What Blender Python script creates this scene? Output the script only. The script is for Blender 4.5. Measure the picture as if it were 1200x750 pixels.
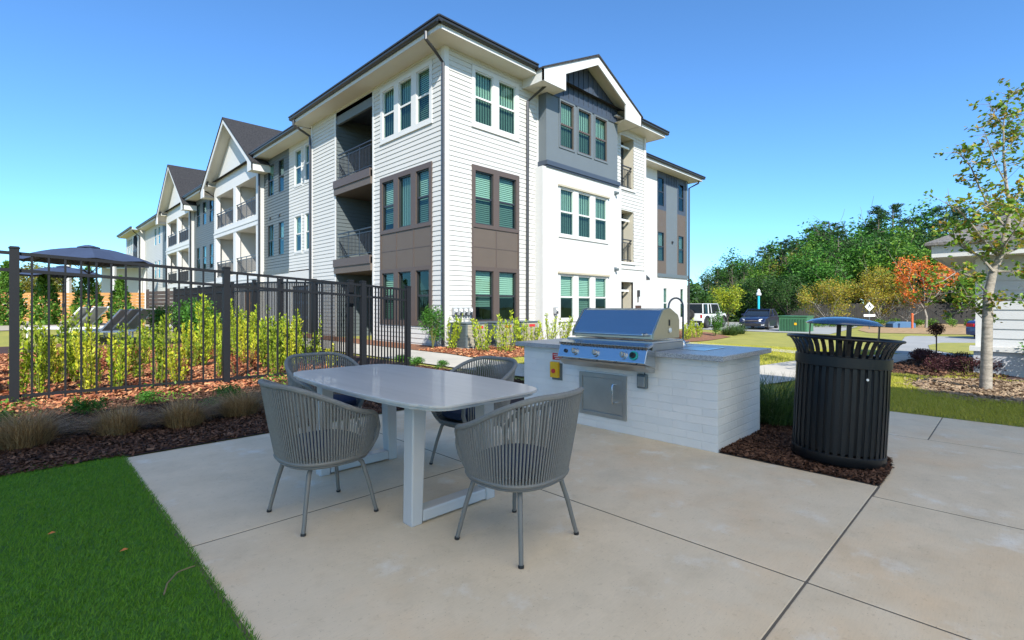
import bpy, bmesh, math, random
import numpy as np
from mathutils import Vector, Matrix
R = math.radians
random.seed(7)
rng = np.random.default_rng(7)
for o in list(bpy.data.objects): bpy.data.objects.remove(o)
sc = bpy.context.scene
COL = sc.collection

# ------------------------------------------------------------------ camera
# world axes: x runs along the right hand facade of the apartment building, y along the left hand one,
# the origin is the building's near corner; z = 0 is the patio.
CAMX, CAMY, CAMZ = -9.18, -12.12, 1.35
cd = bpy.data.cameras.new('camera'); cam = bpy.data.objects.new('camera', cd); COL.objects.link(cam)
cam.location = (CAMX, CAMY, CAMZ)
cam.rotation_euler = (R(90), 0, -math.atan2(.7047, .7095))
cd.sensor_width = 36; cd.lens = 36 * 586 / 1200.; cd.shift_y = -17 / 1200.
cd.clip_start = .05; cd.clip_end = 3000
sc.camera = cam
# ------------------------------------------------------------------ light
SUN_EL = 38.1
LX, LY = .667, 1.087          # horizontal travel of the light
w = bpy.data.worlds.new('World'); sc.world = w; w.use_nodes = True
nt = w.node_tree; nt.nodes.clear()
sky = nt.nodes.new('ShaderNodeTexSky'); sky.sky_type = 'NISHITA'; sky.sun_disc = False
sky.sun_elevation = R(SUN_EL)
sky.sun_rotation = math.atan2(-LX, -LY)
sky.air_density = .8; sky.dust_density = .4; sky.ozone_density = 5.0; sky.altitude = 0
bg = nt.nodes.new('ShaderNodeBackground'); bg.inputs['Strength'].default_value = .115
wo = nt.nodes.new('ShaderNodeOutputWorld')
tint = nt.nodes.new('ShaderNodeMixRGB'); tint.blend_type = 'MULTIPLY'; tint.inputs[0].default_value = 1; tint.inputs[2].default_value = (.75, 1.08, 1.24, 1)
nt.links.new(sky.outputs[0], tint.inputs[1]); nt.links.new(tint.outputs[0], bg.inputs[0]); nt.links.new(bg.outputs[0], wo.inputs[0])
sl = bpy.data.lights.new('sun', 'SUN'); sun = bpy.data.objects.new('sun', sl); COL.objects.link(sun)
sl.energy = 4.1; sl.angle = R(.53); sl.color = (1, .96, .89)
d = Vector((LX, LY, -1.0)).normalized()
sun.rotation_euler = d.to_track_quat('-Z', 'Y').to_euler(); sun.location = (-20, -30, 40)
sc.view_settings.view_transform = 'Standard'; sc.view_settings.look = 'None'
sc.view_settings.gamma = 1; sc.view_settings.exposure = .98
sc.view_settings.use_curve_mapping = False
sc.render.engine = 'CYCLES'
sc.cycles.max_bounces = 6; sc.cycles.transparent_max_bounces = 8
sc.cycles.use_denoising = True

# ------------------------------------------------------------------ materials
MATS = {}
def mat(name, col, rough=.6, metal=0., var=0., vscale=4., col2=None, bump=0., bscale=40., spec=.5,
        island=None, trans=0., stretch=None, detail=4, fine=None, coat=0.):
    """plain procedural material: noise between col and col2, optional bump, per leaf colour, translucency"""
    if name in MATS: return MATS[name]
    m = bpy.data.materials.new(name); m.use_nodes = True; MATS[name] = m
    t = m.node_tree; N = t.nodes; L = t.links; N.clear()
    out = N.new('ShaderNodeOutputMaterial'); p = N.new('ShaderNodeBsdfPrincipled')
    p.inputs['Roughness'].default_value = rough; p.inputs['Metallic'].default_value = metal
    p.inputs['Specular IOR Level'].default_value = spec
    p.inputs['Coat Weight'].default_value = coat
    tc = N.new('ShaderNodeTexCoord'); src = tc.outputs['Object']
    if stretch:
        mp = N.new('ShaderNodeMapping'); mp.inputs['Scale'].default_value = stretch
        L.new(src, mp.inputs[0]); src = mp.outputs[0]
    c1 = (*col, 1); csock = None
    if island:
        g = N.new('ShaderNodeNewGeometry'); r = N.new('ShaderNodeValToRGB')
        els = r.color_ramp.elements
        els[0].position = 0; els[0].color = (*island[0], 1)
        els[1].position = 1; els[1].color = (*island[-1], 1)
        for i, c in enumerate(island[1:-1]):
            e = els.new((i + 1) / (len(island) - 1)); e.color = (*c, 1)
        L.new(g.outputs['Random Per Island'], r.inputs[0]); csock = r.outputs[0]
    if var or col2:
        n = N.new('ShaderNodeTexNoise'); n.inputs['Scale'].default_value = vscale
        n.inputs['Detail'].default_value = detail; n.inputs['Roughness'].default_value = .6
        L.new(src, n.inputs['Vector'])
        if col2 is None: col2 = tuple(max(0, c * (1 - var)) for c in col)
        r = N.new('ShaderNodeValToRGB'); r.color_ramp.elements[0].position = .32; r.color_ramp.elements[1].position = .68
        r.color_ramp.elements[0].color = (*col2, 1); r.color_ramp.elements[1].color = c1
        L.new(n.outputs[0], r.inputs[0])
        if csock is None: csock = r.outputs[0]
        else:
            mx = N.new('ShaderNodeMixRGB'); mx.blend_type = 'MULTIPLY'; mx.inputs[0].default_value = .6
            L.new(csock, mx.inputs[1]); L.new(r.outputs[0], mx.inputs[2]); csock = mx.outputs[0]
    if fine:   # (scale, colour, amount) second finer layer of speckle
        n2 = N.new('ShaderNodeTexNoise'); n2.inputs['Scale'].default_value = fine[0]; n2.inputs['Detail'].default_value = 3
        L.new(src, n2.inputs['Vector'])
        r2 = N.new('ShaderNodeValToRGB'); r2.color_ramp.elements[0].position = .45; r2.color_ramp.elements[1].position = .62
        r2.color_ramp.elements[0].color = (0, 0, 0, 1); r2.color_ramp.elements[1].color = (fine[2],) * 3 + (1,)
        L.new(n2.outputs[0], r2.inputs[0])
        mx = N.new('ShaderNodeMixRGB'); mx.inputs[2].default_value = (*fine[1], 1)
        L.new(r2.outputs[0], mx.inputs[0])
        if csock is not None: L.new(csock, mx.inputs[1])
        else: mx.inputs[1].default_value = c1
        csock = mx.outputs[0]
    if csock is not None: L.new(csock, p.inputs['Base Color'])
    else: p.inputs['Base Color'].default_value = c1
    if bump:
        nb = N.new('ShaderNodeTexNoise'); nb.inputs['Scale'].default_value = bscale; nb.inputs['Detail'].default_value = 3
        L.new(src, nb.inputs['Vector'])
        b = N.new('ShaderNodeBump'); b.inputs['Strength'].default_value = bump; b.inputs['Distance'].default_value = .01
        L.new(nb.outputs[0], b.inputs['Height']); L.new(b.outputs[0], p.inputs['Normal'])
    if trans:
        tr = N.new('ShaderNodeBsdfTranslucent'); mxs = N.new('ShaderNodeMixShader'); mxs.inputs[0].default_value = trans
        if csock is not None: L.new(csock, tr.inputs[0])
        else: tr.inputs[0].default_value = c1
        L.new(p.outputs[0], mxs.inputs[1]); L.new(tr.outputs[0], mxs.inputs[2]); L.new(mxs.outputs[0], out.inputs[0])
    else: L.new(p.outputs[0], out.inputs[0])
    return m
def glass(name, tint, refl=.06):
    if name in MATS: return MATS[name]
    m = bpy.data.materials.new(name); m.use_nodes = True; MATS[name] = m
    t = m.node_tree; N = t.nodes; L = t.links; N.clear()
    out = N.new('ShaderNodeOutputMaterial'); tr = N.new('ShaderNodeBsdfTransparent'); tr.inputs[0].default_value = (*tint, 1)
    gl = N.new('ShaderNodeBsdfGlossy'); gl.inputs['Roughness'].default_value = .015; gl.inputs[0].default_value = (.45, .68, .70, 1)
    ge = N.new('ShaderNodeNewGeometry'); dp = N.new('ShaderNodeVectorMath'); dp.operation = 'DOT_PRODUCT'
    L.new(ge.outputs['Incoming'], dp.inputs[0]); L.new(ge.outputs['Normal'], dp.inputs[1])
    ab = N.new('ShaderNodeMath'); ab.operation = 'ABSOLUTE'; L.new(dp.outputs['Value'], ab.inputs[0])
    om = N.new('ShaderNodeMath'); om.operation = 'SUBTRACT'; om.inputs[0].default_value = 1; L.new(ab.outputs[0], om.inputs[1])
    fr = N.new('ShaderNodeMath'); fr.operation = 'POWER'; fr.inputs[1].default_value = 4; L.new(om.outputs[0], fr.inputs[0])
    nz = N.new('ShaderNodeTexNoise'); nz.inputs['Scale'].default_value = .8
    tc = N.new('ShaderNodeTexCoord'); L.new(tc.outputs['Object'], nz.inputs[0])
    b = N.new('ShaderNodeBump'); b.inputs['Strength'].default_value = .12; b.inputs['Distance'].default_value = .05
    L.new(nz.outputs[0], b.inputs['Height']); L.new(b.outputs[0], gl.inputs['Normal'])
    ad = N.new('ShaderNodeMath'); ad.operation = 'ADD'; ad.inputs[1].default_value = refl
    mx = N.new('ShaderNodeMixShader')
    L.new(fr.outputs[0], ad.inputs[0]); L.new(ad.outputs[0], mx.inputs[0])
    L.new(tr.outputs[0], mx.inputs[1]); L.new(gl.outputs[0], mx.inputs[2]); L.new(mx.outputs[0], out.inputs[0])
    return m
M = dict(
 white_siding=mat('white_siding', (.52, .505, .465), .55, var=.05, vscale=.7),
 white_trim=mat('white_trim', (.56, .55, .52), .5, var=.03, vscale=2),
 white_brick=mat('white_stucco', (.53, .52, .49), .7, var=.04, vscale=1.2, bump=.25, bscale=30),
 soffit=mat('soffit_paint', (.60, .57, .50), .6, var=.03, vscale=2),
 grey_siding=mat('grey_siding', (.10, .12, .122), .55, var=.08, vscale=1),
 grey_panel=mat('grey_panel', (.115, .135, .145), .6, var=.05, vscale=1.5),
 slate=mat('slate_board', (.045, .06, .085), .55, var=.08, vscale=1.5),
 brown=mat('brown_panel', (.105, .08, .06), .55, var=.07, vscale=2),
 brown_trim=mat('brown_trim', (.085, .062, .050), .5),
 gutter=mat('dark_gutter', (.028, .028, .030), .35, var=.15, vscale=3),
 shingle=mat('asphalt_shingle', (.060, .058, .058), .95, col2=(.020, .020, .022), vscale=7, bump=.9, bscale=18, stretch=(2, 2, 5), spec=.08),
 black=mat('black_powder_coat', (.012, .013, .015), .38, bump=.05, bscale=200),
 fence_black=mat('fence_black', (.010, .011, .013), .6, spec=.25),
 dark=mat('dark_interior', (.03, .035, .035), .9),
 blind=mat('blind_slat', (.62, .64, .58), .6),
 glass_up=glass('window_glass', (.55, .74, .65), .07),
 glass_lo=glass('screened_glass', (.30, .43, .385), .05),
 cream=mat('cream_interior', (.50, .46, .36), .8, var=.05),
 cond=mat('condenser_grey', (.13, .16, .17), .5, metal=.3),
 tan=mat('condenser_louvre', (.42, .37, .27), .5),
 red=mat('red_sign', (.55, .03, .03), .5),
 yellow=mat('yellow_box', (.75, .42, .01), .45),
 offwhite=mat('off_white', (.75, .75, .72), .5),
)
# ------------------------------------------------------------------ mesh helpers
class MB:
    def __init__(s): s.v = []; s.f = []
    def quad(s, a, b, c, d):
        n = len(s.v); s.v += [tuple(a), tuple(b), tuple(c), tuple(d)]; s.f.append((n, n+1, n+2, n+3)); return s
    def poly(s, pts):
        n = len(s.v); s.v += [tuple(p) for p in pts]; s.f.append(tuple(range(n, n+len(pts)))); return s
    def box(s, x0, x1, y0, y1, z0, z1):
        n = len(s.v)
        s.v += [(x0,y0,z0),(x1,y0,z0),(x1,y1,z0),(x0,y1,z0),(x0,y0,z1),(x1,y0,z1),(x1,y1,z1),(x0,y1,z1)]
        s.f += [(n,n+3,n+2,n+1),(n+4,n+5,n+6,n+7),(n,n+1,n+5,n+4),(n+1,n+2,n+6,n+5),(n+2,n+3,n+7,n+6),(n+3,n,n+4,n+7)]
        return s
    def prism(s, pts, vec):
        """pts: closed planar outline, extruded by vec"""
        n = len(s.v); k = len(pts); vec = Vector(vec)
        s.v += [tuple(p) for p in pts] + [tuple(Vector(p) + vec) for p in pts]
        s.f.append(tuple(range(n, n+k))); s.f.append(tuple(range(n+2*k-1, n+k-1, -1)))
        for i in range(k):
            j = (i+1) % k; s.f.append((n+i, n+j, n+k+j, n+k+i))
        return s
    def tube(s, pts, r, seg=8, closed=False, cap=True):
        pts = [Vector(p) for p in pts]; k = len(pts)
        rr = r if isinstance(r, (list, tuple)) else [r]*k
        n0 = len(s.v); prev = None
        for i, p in enumerate(pts):
            if closed: t = pts[(i+1) % k] - pts[i-1]
            elif i == 0: t = pts[1]-pts[0]
            elif i == k-1: t = pts[-1]-pts[-2]
            else: t = pts[i+1]-pts[i-1]
            t.normalize()
            if prev is None:
                a = Vector((0,0,1)) if abs(t.z) < .9 else Vector((1,0,0))
                u = t.cross(a).normalized()
            else:
                u = (prev - t*prev.dot(t)).normalized()
            prev = u; v = t.cross(u)
            for j in range(seg):
                q = 2*math.pi*j/seg
                s.v.append(tuple(p + (u*math.cos(q)+v*math.sin(q))*rr[i]))
        for i in range(k if closed else k-1):
            a = n0+i*seg; b = n0+((i+1) % k)*seg
            for j in range(seg):
                s.f.append((a+j, a+(j+1) % seg, b+(j+1) % seg, b+j))
        if cap and not closed:
            s.f.append(tuple(range(n0+seg-1, n0-1, -1))); s.f.append(tuple(range(n0+(k-1)*seg, n0+k*seg)))
        return s
    def lathe(s, prof, seg=32, c=(0,0,0)):
        n0 = len(s.v)
        for (r, z) in prof:
            for j in range(seg):
                q = 2*math.pi*j/seg; s.v.append((c[0]+r*math.cos(q), c[1]+r*math.sin(q), c[2]+z))
        for i in range(len(prof)-1):
            a = n0+i*seg; b = a+seg
            for j in range(seg): s.f.append((a+j, a+(j+1) % seg, b+(j+1) % seg, b+j))
        return s
    def xf(s, mtx, start=0):
        s.v[start:] = [tuple(mtx @ Vector(p)) for p in s.v[start:]]; return s
    def build(s, name, m=None, parent=None, smooth=False, bevel=0, recalc=True, loc=None):
        me = bpy.data.meshes.new(name); me.from_pydata(s.v, [], s.f)
        if recalc:
            bm = bmesh.new(); bm.from_mesh(me); bmesh.ops.recalc_face_normals(bm, faces=bm.faces)
            bm.to_mesh(me); bm.free()
        if smooth:
            me.polygons.foreach_set('use_smooth', [True]*len(me.polygons))
            if smooth != 'all':
                try: me.set_sharp_from_angle(angle=R(40))
                except Exception: pass
        o = bpy.data.objects.new(name, me); COL.objects.link(o)
        if m is not None: me.materials.append(m)
        if parent is not None: o.parent = parent
        if loc is not None: o.location = loc
        if bevel:
            b = o.modifiers.new('bevel', 'BEVEL'); b.width = bevel; b.segments = 2; b.limit_method = 'ANGLE'
        return o
def fastmesh(name, V, nper, m, parent=None):
    """V: array (n*nper,3) of separate polygons with nper corners"""
    V = np.asarray(V, dtype=np.float32).reshape(-1, 3); n = len(V)//nper
    me = bpy.data.meshes.new(name); me.vertices.add(len(V)); me.vertices.foreach_set('co', V.ravel())
    me.loops.add(len(V)); me.loops.foreach_set('vertex_index', np.arange(len(V), dtype=np.int32))
    me.polygons.add(n); me.polygons.foreach_set('loop_start', np.arange(0, len(V), nper, dtype=np.int32))
    me.polygons.foreach_set('loop_total', np.full(n, nper, dtype=np.int32))
    me.update(calc_edges=True); me.materials.append(m)
    o = bpy.data.objects.new(name, me); COL.objects.link(o)
    if parent is not None: o.parent = parent
    return o
def tag(o, label=None, cat=None, group=None, kind=None):
    if label: o['label'] = label
    if cat: o['category'] = cat
    if group: o['group'] = group
    if kind: o['kind'] = kind
    return o
def empty(name, loc, label, cat, group=None, rz=0.):
    o = bpy.data.objects.new(name, None); COL.objects.link(o); o.location = loc; o.rotation_euler = (0, 0, rz)
    o.empty_display_size = .2
    return tag(o, label, cat, group)
def dup(src, loc, rz=0., scale=1., label=None, group=None):
    def cp(o, par):
        c = o.copy(); COL.objects.link(c)
        if par is not None: c.parent = par
        for ch in [q for q in bpy.data.objects if q.parent == o]: cp(ch, c)
        return c
    kids = KIDS.get(src.name)
    r = src.copy(); COL.objects.link(r)
    for ch in src.children: cp(ch, r)
    r.location = loc; r.rotation_euler = (0, 0, rz)
    r.scale = (scale,)*3 if not isinstance(scale, tuple) else scale
    if label: r['label'] = label
    if group: r['group'] = group
    return r
KIDS = {}
def sst(a, b, x):
    t = np.clip((x-a)/(b-a), 0, 1); return t*t*(3-2*t)
def H(x, y):
    """ground height"""
    h = -.40*sst(2.5, 17, x)*sst(3, -1, y) - .40*sst(14, 26, x)*sst(-1, 3, y)
    h = h + .08*sst(-1.6, -.4, x)*sst(-3.0, -1.4, y)*(1-sst(6, 12, x))
    h = h + .50*sst(2, 17, y)*sst(-2.5, -7, x)
    return h
def project(x, y, z):
    X = (x+2.03*0-CAMX)*.7095 - (y-CAMY)*.7047; Y = (x-CAMX)*.7047+(y-CAMY)*.7095
    return 600+586*X/Y, 358-586*(z-CAMZ)/Y, Y
def drape(name, poly, off, m, kind='structure', step=.5, label=None, cat=None):
    """flat polygon laid over the ground"""
    bm = bmesh.new(); vs = [bm.verts.new((p[0], p[1], 0)) for p in poly]; bm.faces.new(vs)
    xs = [p[0] for p in poly]; ys = [p[1] for p in poly]
    for a0, a1, ax in ((min(xs), max(xs), 0), (min(ys), max(ys), 1)):
        k = a0+step
        while k < a1:
            co = [0,0,0]; no = [0,0,0]; co[ax] = k; no[ax] = 1
            bmesh.ops.bisect_plane(bm, geom=bm.verts[:]+bm.edges[:]+bm.faces[:], plane_co=co, plane_no=no)
            k += step
    for v in bm.verts: v.co.z = float(H(v.co.x, v.co.y))+off
    bmesh.ops.recalc_face_normals(bm, faces=bm.faces)
    if bm.faces and bm.faces[:][0].normal.z < 0: bmesh.ops.reverse_faces(bm, faces=bm.faces)
    me = bpy.data.meshes.new(name); bm.to_mesh(me); bm.free(); me.materials.append(m)
    me.polygons.foreach_set('use_smooth', [True]*len(me.polygons))
    o = bpy.data.objects.new(name, me); COL.objects.link(o); o['kind'] = kind
    if label: tag(o, label, cat)
    return o
def strip(cl, wd):
    """centre line and width -> polygon"""
    L_ = []; R_ = []
    for i, p in enumerate(cl):
        a = cl[max(0, i-1)]; b = cl[min(len(cl)-1, i+1)]
        dx, dy = b[0]-a[0], b[1]-a[1]; l = math.hypot(dx, dy); nx, ny = -dy/l, dx/l
        L_.append((p[0]+nx*wd/2, p[1]+ny*wd/2)); R_.append((p[0]-nx*wd/2, p[1]-ny*wd/2))
    return L_+R_[::-1]

# ------------------------------------------------------------------ ground
lawn_m = mat('lawn_soil', (.34, .31, .05), .95, col2=(.22, .23, .035), vscale=1.2, bump=.9, bscale=60, fine=(45, (.24, .21, .06), .5))
conc_m = mat('concrete', (.74, .595, .41), .75, col2=(.66, .545, .385), vscale=1.1, bump=.10, bscale=160, detail=7, fine=(3.2, (.76, .62, .44), .5))
def weather(m, seed=0.):
    t = m.node_tree; N = t.nodes; L = t.links; p = N['Principled BSDF']; src = p.inputs['Base Color'].links[0].from_socket
    tc = N.new('ShaderNodeTexCoord')
    def layer(src, kind, scale, lo, hi, col, amt, vec=None, detail=5):
        n = N.new('ShaderNodeTexNoise'); n.inputs['Scale'].default_value = scale; n.inputs['Detail'].default_value = detail; n.inputs['Roughness'].default_value = .65
        mp = N.new('ShaderNodeMapping'); mp.inputs['Location'].default_value = (seed+scale, seed*2, 0)
        if vec: mp.inputs['Scale'].default_value = vec
        L.new(tc.outputs['Object'], mp.inputs[0]); L.new(mp.outputs[0], n.inputs['Vector'])
        r = N.new('ShaderNodeMapRange'); r.inputs['From Min'].default_value = lo; r.inputs['From Max'].default_value = hi; r.inputs['To Max'].default_value = amt
        L.new(n.outputs[0], r.inputs[0]); mx = N.new('ShaderNodeMixRGB'); mx.blend_type = kind; mx.inputs[2].default_value = (*col,1)
        L.new(r.outputs[0], mx.inputs[0]); L.new(src, mx.inputs[1]); return mx.outputs[0]
    src = layer(src, 'MULTIPLY', .45, .50, .72, (1., .80, .58), .75)
    src = layer(src, 'MULTIPLY', 1.9, .50, .72, (.80, .79, .77), .6)
    src = layer(src, 'MIX', 2.7, .57, .70, (.80, .76, .68), .6, detail=9)
    src = layer(src, 'MULTIPLY', 6.5, .55, .75, (.86, .84, .80), .6, detail=8)
    src = layer(src, 'MULTIPLY', 26., .60, .70, (.80, .77, .72), .55, detail=3)
    src = layer(src, 'MULTIPLY', 90., .66, .72, (.45, .42, .38), .7, detail=2)
    src = layer(src, 'MULTIPLY', 14., .40, .75, (.86, .86, .86), .5, vec=(1, 9, 1))
    L.new(src, p.inputs['Base Color'])
weather(conc_m)
conc2_m = mat('concrete_walk', (.50, .46, .38), .8, col2=(.40, .37, .31), vscale=1.0, bump=.1, bscale=120, detail=6)
asph_m = mat('pale_asphalt', (.34, .335, .31), .9, col2=(.27, .27, .255), vscale=.6, bump=.3, bscale=60)
mulch_m = mat('mulch_soil', (.075, .032, .022), .95, col2=(.022, .011, .010), vscale=22, bump=1., bscale=50)
mulch2_m = mat('pine_straw', (.27, .125, .06), .95, col2=(.14, .055, .028), vscale=9, bump=1., bscale=60)
xs = np.concatenate([np.arange(-400, -40, 30), np.arange(-40, -14, 2), np.arange(-14, 46, .8), np.arange(46, 90, 6), np.arange(90, 601, 30)])
ys = np.concatenate([np.arange(-300, -40, 30), np.arange(-40, -16, 2), np.arange(-16, 34, .8), np.arange(34, 100, 6), np.arange(100, 601, 30)])
g = MB(); nx, ny = len(xs), len(ys)
for yv in ys:
    for xv in xs: g.v.append((xv, yv, float(H(xv, yv))-.006))
for j in range(ny-1):
    for i in range(nx-1): g.f.append((j*nx+i, j*nx+i+1, (j+1)*nx+i+1, (j+1)*nx+i))
tag(g.build('ground', lawn_m, smooth='all', recalc=False), kind='structure')

# patio slabs, each with a worn rounded edge and a dark joint between
def slab(name, rects, m, z=0., th=.09, gap=.0035):
    b = MB()
    for (x0, x1, y0, y1) in rects: b.box(x0+gap, x1-gap, y0+gap, y1-gap, z-th, z)
    return tag(b.build(name, m, bevel=.007), kind='structure')
slab('patio', [(-8.5,-6.44,-8.87,-6.55), (-8.5,-6.44,-11.4,-8.87), (-6.44,-4.60,-11.4,-6.55),
               (-12.5,-10.4,-16,-11.4), (-10.4,-8.42,-16,-11.4), (-8.42,-6.44,-16,-11.4), (-6.44,-4.87,-16,-11.4)], conc_m)
slab('patio_walk', [(-2.67,-1.25,-14,-11.5), (-2.67,-1.25,-11.5,-10.75), (-2.67,-1.25,-16.5,-14)], conc2_m if 0 else conc_m)
sb = MB(); sb.prism([(-4.865,-16,0),(-2.675,-16,0),(-2.675,-10.74,0),(-3.0,-10.74,0),(-3.23,-10.82,0),(-3.43,-10.99,0),(-3.57,-11.21,0),(-3.785,-11.352,0),(-4.1,-11.398,0),(-4.59,-11.402,0),(-4.62,-11.408,0),(-4.865,-11.408,0)], (0,0,-.09))
tag(sb.build('patio_curved_slab', conc_m, bevel=.007), kind='structure')
tag(MB().box(-12.6,-1.3,-16.4,-6.6,-.12,-.002).build('patio_base', mat('joint_dark', (.13,.11,.085), .95)), kind='structure')
# mulch beds
bedA = [(-16,-6.3), (-8.5,-6.3), (-8.5,-6.56), (-4.6,-6.56), (-4.6,-7.6), (-3.3,-7.6), (-3.15,-6.2), (-2.75,-4.5), (-2.7,2), (-2.8,8),(-16,8)]
drape('mulch_bed', bedA, .012, mulch_m)
bedB = [(-4.59,-11.402), (-4.1,-11.40), (-3.785,-11.352), (-3.57,-11.21), (-3.43,-10.99), (-3.23,-10.82), (-3.0,-10.74), (-2.6,-10.74), (-2.8,-9.9), (-3.0,-9.3), (-3.6,-9.1),(-4.59,-9.1)]
# pine straw beds in the sun, behind the fence and along the building
bedC = [(-16,-3.2), (-10,-2.7), (-4.3,-2.7), (-4.2,9), (-8.5,8.0), (-9.3,3.2), (-12,1.2), (-16,1.2)]
drape('pine_straw_bed', bedC, .022, mulch2_m)
bedD = [(-.95,12), (-.95,-2.2), (-.5,-2.9), (.6,-3.1), (4,-2.5), (9,-2.1), (11.8,-1.7), (14,-1.6), (19,-1.0), (21,1.0), (21,2.5), (11.7,2.5), (11.7,.1), (0,0), (0,12)]
drape('building_mulch_bed', bedD, .020, mulch2_m)
drape('counter_mulch_bed', bedB, .006, mulch_m, step=.25)
path1 = [(-1.78,30), (-1.78,-4.2), (-1.72,-6.0), (-1.25,-7.5), (-.1,-8.45), (1.4,-8.80), (5.0,-9.2), (8,-9.6), (11.6,-10.2)]
drape('garden_path', strip(path1, 1.5), .028, conc2_m)
path2 = [(10.4,-.3), (10.9,-2.2), (9.9,-4.6), (8.4,-7.3), (7.0,-9.3)]
drape('entrance_path', strip(path2, 1.5), .024, conc2_m)
road = [(11.2,-9.4), (15,-8.7), (20,-8.35), (25.8,-7.8), (27.2,-7.9), (34,-24), (40,-60), (20,-60), (12,-24), (11.6,-11.5)]
drape('driveway', road, .018, asph_m, step=1.)
isl = [(16.3,-9.75), (19,-9.45), (21.2,-9.7), (22.3,-10.9), (20,-12.2), (15,-12.0), (13.6,-11.5), (14.2,-10.6)]
drape('lawn_island', isl, .030, lawn_m)
lot = [(25.6,-4.2), (26.2,2.6), (26.5,14), (46,14), (46,-1.5), (40,-3.0), (29,-4.0)]
drape('parking_lot', lot, .018, asph_m, step=1.)
drape('pine_straw_verge', [(29.5,-5.5), (32,-12), (36,-30), (60,-30), (60,-2), (46,-2.5), (33,-4.3)], .016, mat('straw_verge', (.42,.27,.13), .95, col2=(.26,.17,.08), vscale=3), step=1.5)
ring = [(1.93+1.5*math.cos(q)*(1+.12*math.sin(3*q)), -11.9+1.15*math.sin(q)*(1+.1*math.cos(2*q))) for q in np.linspace(0, 2*math.pi, 24, endpoint=False)]
drape('tree_mulch_ring', ring, .012, mat('dry_straw', (.30,.205,.13), .95, col2=(.17,.11,.075), vscale=14, bump=1, bscale=60))
drape('shrub_bed', [(3.2,-11.0), (3.7,-10.3), (5.5,-9.95), (8.8,-10.05), (9.2,-10.5), (6,-11.4), (4.2,-12.2), (3.9,-15), (3.2,-15)], .014, mulch_m)
# pool terrace, far left
drape('pool_terrace', [(-22,13.5), (-6,13.5), (-2.6,17), (-2.6,34), (-22,34)], .02, mat('terrace_paving', (.42,.36,.27), .85, col2=(.36,.31,.24), vscale=2), step=1.)

# ------------------------------------------------------------------ building kit
class Fac:
    def __init__(s, kind, c): s.k = kind; s.c = c
    def p(s, a, z, out=0.):
        return (a, s.c-out, z) if s.k == 'R' else (s.c-out, a, z)
    def box(s, mb, a0, a1, z0, z1, o0, o1):
        p = s.p(a0, z0, o0); q = s.p(a1, z1, o1)
        return mb.box(min(p[0],q[0]), max(p[0],q[0]), min(p[1],q[1]), max(p[1],q[1]), min(z0,z1), max(z0,z1))
def cells(a0, a1, z0, z1, holes):
    A = sorted({a0, a1, *[h[0] for h in holes if a0 < h[0] < a1], *[h[1] for h in holes if a0 < h[1] < a1]})
    Z = sorted({z0, z1, *[h[2] for h in holes if z0 < h[2] < z1], *[h[3] for h in holes if z0 < h[3] < z1]})
    for i in range(len(A)-1):
        run = None
        for j in range(len(Z)-1):
            ca, cz = (A[i]+A[i+1])/2, (Z[j]+Z[j+1])/2
            if any(h[0] < ca < h[1] and h[2] < cz < h[3] for h in holes):
                if run: yield run; run = None
            else: run = (A[i], A[i+1], Z[j], Z[j+1]) if run is None else (A[i], A[i+1], run[2], Z[j+1])
        if run: yield run
COURSE = .152
def lap(f, name, m, a0, a1, z0, z1, holes, parent, off=0.):
    mb = MB()
    for (x0, x1, y0, y1) in cells(a0, a1, z0, z1, holes):
        k = math.floor(y0/COURSE)
        while k*COURSE < y1:
            b0, b1 = max(y0, k*COURSE), min(y1, (k+1)*COURSE)
            o0 = .020*(1-(b0-k*COURSE)/COURSE)+off; o1 = .020*(1-(b1-k*COURSE)/COURSE)+off
            mb.quad(f.p(x0,b0,o0), f.p(x1,b0,o0), f.p(x1,b1,o1), f.p(x0,b1,o1))
            mb.quad(f.p(x0,b0,off-.01), f.p(x1,b0,off-.01), f.p(x1,b0,o0), f.p(x0,b0,o0))
            k += 1
    return mb.build(name, m, parent, recalc=False)
def flat(f, name, m, a0, a1, z0, z1, holes, parent, off=0., th=.1):
    mb = MB()
    for (x0, x1, y0, y1) in cells(a0, a1, z0, z1, holes): f.box(mb, x0, x1, y0, y1, off-th, off)
    return mb.build(name, m, parent)
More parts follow.
